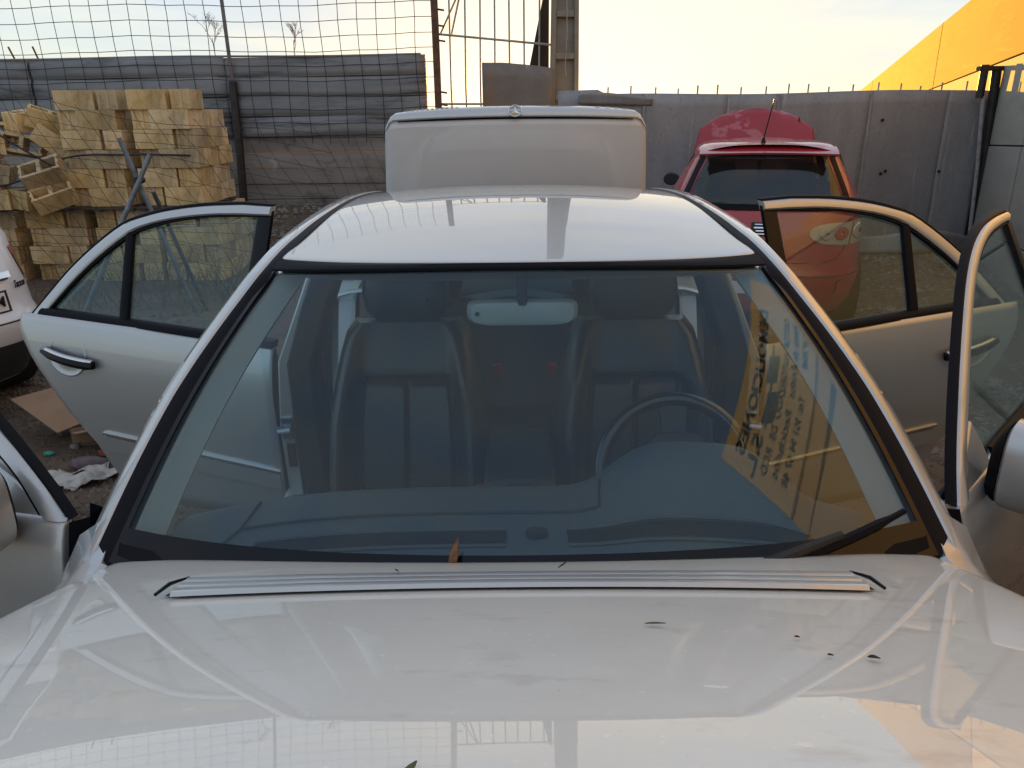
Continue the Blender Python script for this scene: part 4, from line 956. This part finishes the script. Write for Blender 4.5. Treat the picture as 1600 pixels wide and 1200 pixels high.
def seat(x, label=None):
    s_ = empty('front_seat', (x, 2.02, 0)); s_.parent = car
    # backrest: stacked outlines, leaning back
    def prof_row(t):
        z = lerp(.50, 1.075, t); yb = .10+.19*t; hw = interp(t, [0, .15, .5, .8, .93, 1], [.245, .262, .258, .222, .20, .165]); th = interp(t, [0, .5, .9, 1], [.13, .12, .09, .05])
        r = []
        for u in np.linspace(-1, 1, 51):
            bol = .085*math.exp(-((abs(u)-.80)/.15)**2)*interp(t, [0, .1, .7, 1], [.7, 1, .8, .1]); pad = .012*(1-u*u)
            edge_ = .075*max(0, (abs(u)-.86)/.14)**2
            groove = .016*math.exp(-((u+.0)/.025)**2)+.022*math.exp(-((abs(u)-.58)/.03)**2)
            gh = .022*math.exp(-((t-.70)/.018)**2)*(1 if abs(u) < .6 else 0)
            r.append(V((hw*u, yb-bol-pad+edge_+(groove if t < .7 else 0)+gh, z)))
        for u in np.linspace(1, -1, 9):
            r.append(V((hw*u*.96, yb+th, z-.0)))
        return r
    rows = [prof_row(t) for t in list(np.linspace(0, .64, 12))+list(np.linspace(.66, .74, 7))+list(np.linspace(.78, .96, 6))+[.985, 1]]
    mb = MB(); mb.loft(rows, True, True); mb.build('backrest', M['leather'], s_)
    mb = MB(); rows = []
    for t in np.linspace(0, 1, 11):
        y = lerp(-.42, .12, t); hw = interp(t, [0, .1, 1], [.20, .245, .25])
        rows.append([V((hw*u, y, .45+.05*(1-t)-.02*max(0, .1-t)*20+.05*math.exp(-((abs(u)-.82)/.16)**2)-.10*max(0, (abs(u)-.9)/.1))) for u in np.linspace(-1, 1, 21)]+[V((hw*u, y, .34)) for u in (1, -1)])
    mb.loft(rows, True, True); mb.build('cushion', M['leather'], s_)
    mb = MB(); rows = []
    for t in np.linspace(0, 1, 9):
        z = lerp(1.075, 1.255, t); k = interp(t, [0, .15, .5, .85, 1], [.72, .95, 1, .93, .7])
        rows.append([V((.140*k*math.copysign(abs(math.cos(a))**.6, math.cos(a)), .335+.052*k*math.copysign(abs(math.sin(a))**.7, math.sin(a))+.01*t, z)) for a in np.linspace(0, 2*math.pi, 25)[:-1]])
    mb.loft(rows, True, True); mb.build('headrest', M['leather'], s_)
    return s_
seat(-.352); seat(.365)
mb = MB(); mb.loft([[V((.10*u, y, z-.012*u*u)) for u in np.linspace(-1, 1, 9)]+[V((.10, y, .45)), V((-.10, y, .45))] for y, z in ((1.86, .70), (1.89, .735), (1.95, .745), (2.05, .75), (2.2, .75), (2.24, .74))], True, True)
con = mb.build('centre_armrest', M['plastic'], car, bevel=.01)
mb = MB(); mb.box((.0, 1.865, .715), (.07, .02, .02)); mb.build('armrest_latch', M['black_gloss'], con)
mb = MB(); mb.box((0, 1.70, .50), (.22, .62, .22)); mb.build('centre_console', M['plastic'], car, bevel=.02)
for x, y, z in ((-.115, 1.96, .655), (.125, 1.96, .65)):
    mb = MB(); mb.box((x, y, z), (.026, .03, .045)); mb.build('belt_buckle', M['red_plastic'], car, bevel=.004)
for x in (-.085, .135):
    mb = MB(); mb.box((x, 2.83, .735), (.030, .03, .05)); mb.build('belt_buckle', M['red_plastic'], car, bevel=.004)
# rear bench
mb = MB(); mb.loft([[V((x, y+.0, z+.02*math.cos(9*x)*math.cos(2*x))) for x in np.linspace(-.64, .64, 33)] for y, z in ((2.72, .40), (2.74, .50), (2.95, .52), (2.98, .60), (3.05, .80), (3.10, .95), (3.14, .97), (3.18, .90))])
mb.build('rear_bench', M['leather'], car)
for x in (-.36, .36):
    mb = MB(); mb.loft([[V((x+.13*k*math.copysign(abs(math.cos(a))**.6, math.cos(a)), 3.17+.05*k*math.sin(a), z)) for a in np.linspace(0, 6.283, 21)[:-1]] for z, k in ((.95, .8), (1.0, 1), (1.08, 1), (1.12, .75))], True, True); mb.build('rear_headrest', M['leather'], car)
# steering wheel
swc = V((.395, 1.745, .822)); st = empty('steering_wheel', swc); st.parent = car; st.rotation_euler = (R(62), 0, 0)
mb = MB(); mb.loft([[V(((.188+.019*math.cos(b))*math.cos(a), (.188+.019*math.cos(b))*math.sin(a), .020*math.sin(b))) for b in np.linspace(0, 2*math.pi, 11)[:-1]] for a in np.linspace(0, 2*math.pi, 49)], True); mb.build('rim', M['wheel_rim'], st)
mb = MB(); mb.loft([[V((.090*math.copysign(abs(math.cos(a))**.7, math.cos(a)), .090*math.copysign(abs(math.sin(a))**.8, math.sin(a))+.012, z)) for a in np.linspace(0, 6.283, 25)[:-1]] for z in (-.03, .02, .03)], True, True); mb.build('hub', M['plastic'], st, bevel=.006)
for a0 in (math.pi/2, math.radians(200), math.radians(340)):
    c = V((math.cos(a0), math.sin(a0), 0)); p = V((-c.y, c.x, 0))
    mb = MB(); mb.loft([[c*r+p*w2+V((0, 0, .006)), c*r-p*w2+V((0, 0, .006)), c*r-p*w2+V((0, 0, -.01)), c*r+p*w2+V((0, 0, -.01))] for r, w2 in ((.06, .040), (.12, .030), (.182, .038))], True); mb.build('spoke', M['plastic'], st)
mb = MB(); mb.tube([(.17, -.01, -.055), (-.17, .0, -.055)], .008, 6); mb.build('column_stalk', M['plastic'], st)
# rear-view mirror
rv = empty('rear_view_mirror', (.008, 1.66, 1.268)); rv.parent = car
mb = MB(); mb.loft([[V((.124*k*math.copysign(abs(math.cos(a))**.35, math.cos(a)), dy, .028*k*math.copysign(abs(math.sin(a))**.5, math.sin(a))+.004*math.cos(a)**2)) for a in np.linspace(0, 6.283, 33)[:-1]] for dy, k in ((-.026, .70), (-.022, .92), (-.01, 1), (.012, 1.0), (.016, .97))], True, True); mb.build('housing', M['trim_grey'], rv)
mb = MB(); mb.tube([(0, -.02, .02), (0, -.01, .09)], .011, 8); mb.build('stem', M['plastic'], rv)
mb = MB(); mb.cyl((-.10, -.026, .002), .005, .006, 'Y', 10); mb.build('sensor', M['plastic'], rv)
for sg in (-1, 1):
    mb = MB(); mb.box((sg*.30, 1.80, 1.352), (.40, .16, .012)); mb.build('sun_visor', M['plastic'], car, bevel=.006)

# ------------------------------------------------------------------ other cars: bodies from stacked plan outlines
class Slices:
    """z -> (half width, rear y, front y); y runs forward from the rear bumper"""
    def __init__(s, tab, n): s.z, s.w, s.r, s.f = [np.array(c) for c in zip(*tab)]; s.n = n
    def at(s, z): return interp(z, s.z, s.w), interp(z, s.z, s.r), interp(z, s.z, s.f)
    def rear(s, x, z, off=0):
        w_, r, f = s.at(z); q = min(.999, abs(x)/w_); hl = (f-r)/2
        y = (f+r)/2-hl*(1-q**s.n)**(1/s.n)
        e = .01
        q2 = min(.999, abs(x+e)/w_); y2 = (f+r)/2-hl*(1-q2**s.n)**(1/s.n)
        w3, r3, f3 = s.at(z+e); q3 = min(.999, abs(x)/w3); y3 = (f3+r3)/2-(f3-r3)/2*(1-q3**s.n)**(1/s.n)
        tx = V((e, y2-y, 0)); tz = V((0, y3-y, e)); nn = tz.cross(tx)
        if nn.y > 0: nn = -nn
        return V((x, y, z))+nn.normalized()*off
    def ring(s, z, m=72):
        w_, r, f = s.at(z); hl = (f-r)/2; out = []
        for k in range(m):
            a = 2*math.pi*k/m; c, q = math.cos(a), math.sin(a)
            out.append(V((w_*math.copysign(abs(c)**(2/s.n), c), (f+r)/2+hl*math.copysign(abs(q)**(2/s.n), q), z)))
        return out
    def shell(s, zs, name, m, parent, hole=None, msub=72):
        rings = [s.ring(z, msub) for z in zs]; mb = MB(); mb.v = [tuple(p) for r in rings for p in r]
        for i in range(len(rings)-1):
            for k in range(msub):
                k2 = (k+1) % msub; a, b = rings[i][k], rings[i][k2]
                if hole and hole(zs[i], zs[i+1], (a+b)/2, s): continue
                mb.f.append((i*msub+k, i*msub+k2, (i+1)*msub+k2, (i+1)*msub+k))
        mb.f.append(tuple((len(rings)-1)*msub+k for k in range(msub)))
        return mb.build(name, m, parent)
    def patch(s, x0, x1, z0, z1, off, m, name, parent, nx=13, nz=6, shape=None, solid=0):
        rows = []
        for j in range(nz):
            t = j/(nz-1); z = lerp(z0, z1, t); a, b = (x0, x1) if shape is None else shape(t)
            rows.append([s.rear(lerp(a, b, i/(nx-1)), z, off) for i in range(nx)])
        mb = MB(); mb.loft(rows); return mb.build(name, m, parent, solid=solid, out=(0, -1, 0), soff=-1)

# red hatchback --------------------------------------------------------
RC = Slices([(.20, .78, .10, 3.85), (.30, .83, .03, 3.93), (.48, .855, .0, 3.95), (.56, .845, .03, 3.95), (.70, .835, .05, 3.93), (.85, .82, .08, 3.85), (.92, .805, .11, 3.55), (.955, .79, .13, 2.95), (1.0, .765, .16, 2.85), (1.10, .715, .24, 2.60), (1.20, .66, .32, 2.36), (1.31, .595, .41, 2.08), (1.36, .565, .43, 1.98), (1.40, .54, .40, 1.90), (1.425, .50, .46, 1.75), (1.44, .40, .62, 1.5)], 4.2)
rc = empty('red_car', (1.885, 5.70, 0), -R(15), label='faded red hatchback seen from behind with its bonnet up', cat='car')
def rhole(z0, z1, mid, s):
    w_, r, f = s.at((z0+z1)/2); yc = (r+f)/2
    if z0 >= .999 and z1 <= 1.365:
        if mid.y < yc and abs(mid.x) < .80*w_: return True            # rear window
        if mid.y > yc and abs(mid.x) < .86*w_: return True            # windscreen
        if abs(mid.x) > .93*w_ and yc-.55*(f-r)/2 < mid.y < yc+.78*(f-r)/2: return True   # side windows
    return False
zs = [.20, .25, .30, .38, .48, .52, .56, .63, .70, .78, .85, .92, .955, 1.0, 1.05, 1.10, 1.15, 1.20, 1.25, 1.31, 1.36, 1.40, 1.425, 1.44]
RC.shell(zs, 'body', M['red'], rc, rhole)
RC.patch(-.64, .64, 1.0, 1.365, -.002, M['glass_r'], 'rear_window', rc, 21, 9, lambda t: (-lerp(.645, .485, t), lerp(.645, .485, t)), .004)
for sg in (-1, 1):
    RC.patch(0, 0, .985, 1.37, .003, M['black_rubber'], 'window_border', rc, 4, 9, lambda t: tuple(sorted((sg*lerp(.650, .490, t), sg*lerp(.600, .450, t)))))
RC.patch(-.66, .66, .965, 1.005, .004, M['black_rubber'], 'window_border', rc, 21, 3)
mb = MB(); mb.loft([[V((1.02*x, RC.rear(0, 1.38).y+dy+.25*abs(x)**3, z-.05*x*x)) for x in np.linspace(-.50, .50, 21)] for dy, z in ((.12, 1.425), (-.03, 1.402), (-.09, 1.378), (-.085, 1.365), (.0, 1.352))]); mb.build('roof_spoiler', M['red_roof'], rc)
mb = MB(); mb.loft([[V((x*lerp(1, .9, max(0, (y-.5)/1.5)), y, 1.428+.022*math.sin(math.pi*(y-.2)/2.1)-.06*abs(x/.5)**3.0)) for x in np.linspace(-.51, .51, 21)] for y in np.linspace(.40, 1.9, 14)]); mb.build('roof_skin', M['red_roof'], rc)
mb = MB(); w_ = [(-.60, 2.80, 1.0), (.60, 2.80, 1.0), (.50, 2.0, 1.37), (-.50, 2.0, 1.37)]; mb.add(w_, [(0, 1, 2, 3)]); mb.build('windscreen', M['glass_r'], rc, solid=.004, smooth=False)
for sg in (-1, 1):
    mb = MB(); mb.add([(sg*.73, .75, 1.0), (sg*.735, 2.6, 1.0), (sg*.565, 1.95, 1.35), (sg*.565, .75, 1.35)], [(0, 1, 2, 3)]); mb.build('side_window', M['glass_r'], rc, solid=.004, smooth=False)
    # tail lamp: clear teardrop with red and round lenses
    zc = .80
    def lamp(t, sg=sg):
        return tuple(sorted((sg*.80, sg*(.335+.20*(1-math.sqrt(max(0, 1-(2*t-1)**2)))-.05*(t-.5)))))
    lp = RC.patch(0, 0, .72, .885, .008, M['lens_clear'], 'tail_lamp', rc, 17, 13, lamp)
    for xx, rr, mt in ((.455, .045, 'lens_clear'), (.565, .050, 'lens_red'), (.715, .058, 'lens_clear')):
        mb = MB(); mb.loft([[RC.rear(sg*xx+rr*k*math.cos(a), .806+rr*k*.9*math.sin(a), .009+dz) for a in np.linspace(0, 2*math.pi, 25)[:-1]] for k, dz in ((1.08, .001), (1.0, .008), (.8, .009), (.3, .009))], True); mb.build('lens', M[mt], lp)
    mb = MB(); mb.tube([RC.rear(sg*x, z, .010) for x, z in ((.628, .722), (.634, .76), (.642, .80), (.652, .85), (.658, .883))], .003, 5); mb.build('lamp_divider', M['ink'], lp)
    # tailgate shut lines
    mb = MB(); mb.tube([RC.rear(sg*x, z, .001) for x, z in ((.64, .99), (.632, .90), (.625, .80), (.60, .70), (.55, .63), (.47, .602), (.3, .595), (0, .595))], .004, 5); mb.build('shut_line', M['ink'], rc)
    mb = MB(); mb.cyl((sg*.70, .72, .30), .30, .2, 'X', 28); mb.build('wheel', M['tyre'], rc, bevel=.02)
    mb = MB(); mb.cyl((sg*.70, 3.15, .30), .30, .2, 'X', 28); mb.build('wheel', M['tyre'], rc, bevel=.02)
    mb = MB(); mb.loft([[V((sg*(.84+.085*math.cos(a)), 2.55+d*.04, 1.0+.065*math.sin(a))) for a in np.linspace(0, 6.283, 17)[:-1]] for d in (-1, -.6, .6, 1.3)], True, True); mb.build('door_mirror', M['ink'], rc, bevel=.01)
    for y0 in (1.35,):
        st_ = sg*.34; mb = MB()
        mb.loft([[V((st_+.22*k*math.copysign(abs(math.cos(a))**.5, math.cos(a)), y0+.06*math.sin(a)+(z-.6)*-.18, z)) for a in np.linspace(0, 6.283, 21)[:-1]] for z, k in ((.5, .95), (.8, 1), (1.0, .95), (1.06, .72), (1.08, .58), (1.10, .58), (1.2, .62), (1.25, .45))], True, True); mb.build('front_seat', M['plastic'], rc)
mb = MB(); mb.box((0, .75, .72), (1.25, .14, .62)); mb.build('rear_seat', M['plastic'], rc, bevel=.04)
mb = MB(); mb.box((0, 1.9, .35), (1.35, 3.1, .04)); mb.build('floor', M['carpet'], rc)
mb = MB(); mb.tube([(.02, 2.0, 1.345), (.02, 1.98, 1.22)], .004, 4); mb.loft([[V((.02+.022*k*math.cos(a), 1.98+.008*math.sin(a), z)) for a in np.linspace(0, 6.283, 13)[:-1]] for z, k in ((1.23, .5), (1.20, 1), (1.16, .6), (1.13, 1), (1.08, .4))], True, True); mb.build('hanging_charm', M['plastic'], rc)
RC.patch(-.27, .27, .345, .465, .004, M['ink'], 'plate_recess', rc, 9, 4)
RC.patch(-.25, .25, .355, .455, .010, M['plate'], 'number_plate', rc, 9, 4)
bd = RC.patch(-.085, .085, .785, .885, .006, M['ink'], 'badge', rc, 9, 5)
for z0, z1, x0, x1 in ((.865, .872, -.06, .06), (.842, .850, -.065, .05), (.820, .828, -.05, .065), (.798, .805, -.06, .055)):
    RC.patch(x0, x1, z0, z1, .012, M['chrome'], 'badge_bar', bd, 5, 2)
mb = MB(); mb.tube([RC.rear(x, .498, .003) for x in np.linspace(-.78, .78, 21)], .005, 5); mb.build('bumper_line', M['ink'], rc)
mb = MB(); mb.tube([RC.rear(x, z, .002) for x, z in ((.55, .36), (.57, .41), (.56, .45), (.60, .47))], .005, 4); mb.build('bumper_crack', M['ink'], rc)
an = MB(); an.tube([(-.03, .62, 1.438), (-.03, .60, 1.475)], [.020, .010], 8); ant = an.build('aerial', M['ink'], rc)
mb = MB(); mb.tube([(-.03, .60, 1.475), (.005, .50, 1.70), (.012, .46, 1.76)], [.006, .0045, .003], 6); mb.build('mast', M['ink'], ant)
# raised bonnet, peeling lacquer
rows = []
for t in np.linspace(0, 1, 13):
    hw = interp(t, [0, .3, .75, .93, 1], [.66, .66, .60, .42, .24]); 
    rows.append([V((hw*u, 3.02+.30*t+.06*u*u*t+.05*math.sin(math.pi*t)*-1, .98+.72*t-.035*u*u*t+.018*math.exp(-((abs(u)*hw-.24)/.035)**2)*t)) for u in np.linspace(-1, 1, 27)])
mb = MB(); mb.loft(rows); mb.build('bonnet', M['red_faded'], rc, solid=.012, out=(0, -1, 0))
mb = MB(); mb.tube([(.55, 3.1, 1.0), (.45, 3.3, 1.6)], .008, 5); mb.build('bonnet_stay', M['ink'], rc)

# white estate car, only its rear corner in view -----------------------
WC = Slices([(.24, .82, .16, 4.3), (.40, .87, .06, 4.4), (.55, .905, .0, 4.42), (.60, .905, -.005, 4.42), (.66, .895, .03, 4.42), (.80, .885, .05, 4.40), (.95, .875, .10, 4.3), (1.05, .85, .16, 3.2), (1.15, .80, .22, 3.0), (1.35, .70, .38, 2.4), (1.55, .62, .50, 1.9), (1.60, .52, .62, 1.7)], 5)
wc = empty('white_car', (-3.05, 3.75, 0), R(61), label='white car at the left edge with only its rear corner showing', cat='car')
def whole(z0, z1, mid, s):
    w_, r, f = s.at((z0+z1)/2); yc = (r+f)/2
    return z0 >= 1.10 and z1 <= 1.52 and ((mid.y < yc and abs(mid.x) < .82*w_) or (abs(mid.x) > .93*w_ and abs(mid.y-yc) < .8*(f-r)/2))
zs = [.24, .32, .40, .48, .55, .575, .60, .63, .66, .73, .80, .88, .95, 1.0, 1.05, 1.10, 1.15, 1.25, 1.35, 1.45, 1.52, 1.55, 1.58, 1.60]
WC.shell(zs, 'body', M['white'], wc, whole)
WC.patch(-.6, .6, 1.10, 1.52, -.003, M['glass_r'], 'rear_window', wc, 15, 8, lambda t: (-lerp(.70, .55, t), lerp(.70, .55, t)), .004)
WC.patch(-.86, .86, .25, .475, .006, M['dark_trim'], 'lower_bumper', wc, 25, 6)
mb = MB(); mb.tube([WC.rear(x, .602, .001) for x in np.linspace(-.88, .88, 25)], .005, 5); mb.build('shut_line', M['ink'], wc)
for sg in (-1, 1):
    WC.patch(0, 0, .79, .99, .006, M['lens_red'], 'tail_lamp', wc, 9, 7, lambda t: tuple(sorted((sg*.868, sg*lerp(.72, .66, t)))))
    mb = MB(); mb.cyl((sg*.78, .85, .33), .33, .2, 'X', 26); mb.build('wheel', M['tyre'], wc, bevel=.02)
    mb = MB(); mb.cyl((sg*.78, 3.5, .33), .33, .2, 'X', 26); mb.build('wheel', M['tyre'], wc, bevel=.02)
WC.patch(-.55, .575, .835, .868, .012, M['chrome'], 'garnish_bar', wc, 17, 3)
WC.patch(-.545, .55, .825, .836, .013, M['ink'], 'garnish_shadow', wc, 17, 2)
WC.patch(-.04, .52, .655, .775, .004, M['ink'], 'plate_recess', wc, 11, 4)
pw = WC.patch(-.02, .50, .665, .765, .010, M['plate'], 'number_plate', wc, 11, 4)
def text_on(txt, p, size, m, parent, name, wid=None, shear=0):
    fc = bpy.data.curves.new(name, 'FONT'); fc.body = txt; fc.size = size; fc.extrude = .0015; fc.offset = .001; fc.align_x = 'CENTER'; fc.align_y = 'CENTER'; fc.resolution_u = 3
    o = bpy.data.objects.new(name, fc); COL.objects.link(o); o.parent = parent; fc.materials.append(m); o.location = p; o.rotation_euler = (math.pi/2, 0, 0)
    fc.shear = shear
    if wid: bpy.context.view_layer.update(); o.scale = (wid/max(.001, o.dimensions.x), 1, 1)
    return text_mesh(o)
pa_, pb_ = WC.rear(.42, .715), WC.rear(.47, .715)
lo_ = text_on('M', WC.rear(.455, .715, .016), .085, M['ink'], wc, 'plate_letter'); lo_.rotation_euler = (math.pi/2, 0, math.atan2(pb_.y-pa_.y, pb_.x-pa_.x))
ba_, bb_ = WC.rear(.57, .79), WC.rear(.66, .79)
bo = text_on('Tucson', WC.rear(.615, .79, .012), .06, M['ink'], wc, 'badge', .11, .25); bo.rotation_euler = (math.pi/2, 0, math.atan2(bb_.y-ba_.y, bb_.x-ba_.x))
mb = MB(); mb.box((0, 2.2, .30), (1.5, 3.6, .05)); mb.build('floor', M['carpet'], wc)

# ------------------------------------------------------------------ leaves and specks lying on the silver car
def cx(p): return car.matrix_world @ p if False else Matrix.Translation(car.location) @ Matrix.Rotation(-.0062, 4, 'Z') @ p
def leaf(p, d, up, l, w_, m, name, label, cat, curl=.2):
    d = V(d).normalized(); up = V(up).normalized(); sd_ = d.cross(up).normalized(); rows = []
    for t in np.linspace(0, 1, 7):
        hw = w_*math.sin(math.pi*min(.97, max(.03, t**.8)))
        c = V(p)+d*l*t+up*(.002+curl*l*t*t)
        rows.append([c-sd_*hw+up*hw*.5, c, c+sd_*hw+up*hw*.5])
    mb = MB(); mb.loft(rows); o = mb.build(name, m, solid=.0008); tag(o, label, cat); return o
P = cx(ws_pt(-.165, .045)+V((0, -.010, .016)))
leaf(P, (.25, .35, .9), (0, -.8, .5), .058, .0075, M['leaf_brown'], 'dry_leaf', 'dry brown leaf standing at the foot of the windscreen', 'leaf', .05)
def onhood(u, sv, d, l, w_, m, label, cat, curl=.1):
    p = cx(hood_pt(u, sv, .002)); n = (hood_pt(u, sv, .1)-hood_pt(u, sv, 0)).normalized(); f = (hood_pt(u, sv+.05)-hood_pt(u, sv)).normalized(); r = n.cross(f)
    leaf(p, r*d[0]+f*d[1], n, l, w_, m, 'leaf' if cat == 'leaf' else 'dirt_speck', label, cat, curl)
onhood(.185, .42, (1, .05), .024, .002, M['leaf_green'], 'thin dark leaf lying across the middle of the raised bonnet', 'leaf', .02)
onhood(-.115, .72, (-.3, 1), .05, .0035, M['leaf_green'], 'olive leaf blade at the front edge of the raised bonnet in view', 'leaf', .05)
for u, sv, l, lab in ((.475, .50, .012, 'largest dark dirt speck on the right of the raised bonnet'), (.42, .50, .006, 'tiny dirt speck beside the largest one on the bonnet'), (.40, .45, .006, 'tiny dirt speck nearest the slats on the bonnet')):
    onhood(u, sv, (1, .4), l, l*.28, M['speck'], lab, 'dirt speck', .02)
P = cx(ws_pt(-.33, .86)+V((0, -.004, .006))); leaf(P, (.2, .3, -.5), (0, -.6, .8), .022, .0035, M['straw'], 'leaf', 'tiny pale leaf stuck high on the windscreen', 'leaf', .1)
P = cx(hood_pt(-.26, .155, .012)); leaf(P, (.4, -1, .4), (0, 0, 1), .03, .0012, M['speck'], 'twig', 'tiny dark twig caught over the left part of the slats', 'twig', .1)
P = cx(hood_pt(.07, .16, .012)); leaf(P, (.9, .6, .2), (0, 0, 1), .02, .0012, M['speck'], 'twig', 'tiny dark twig caught over the middle of the slats', 'twig', .1)
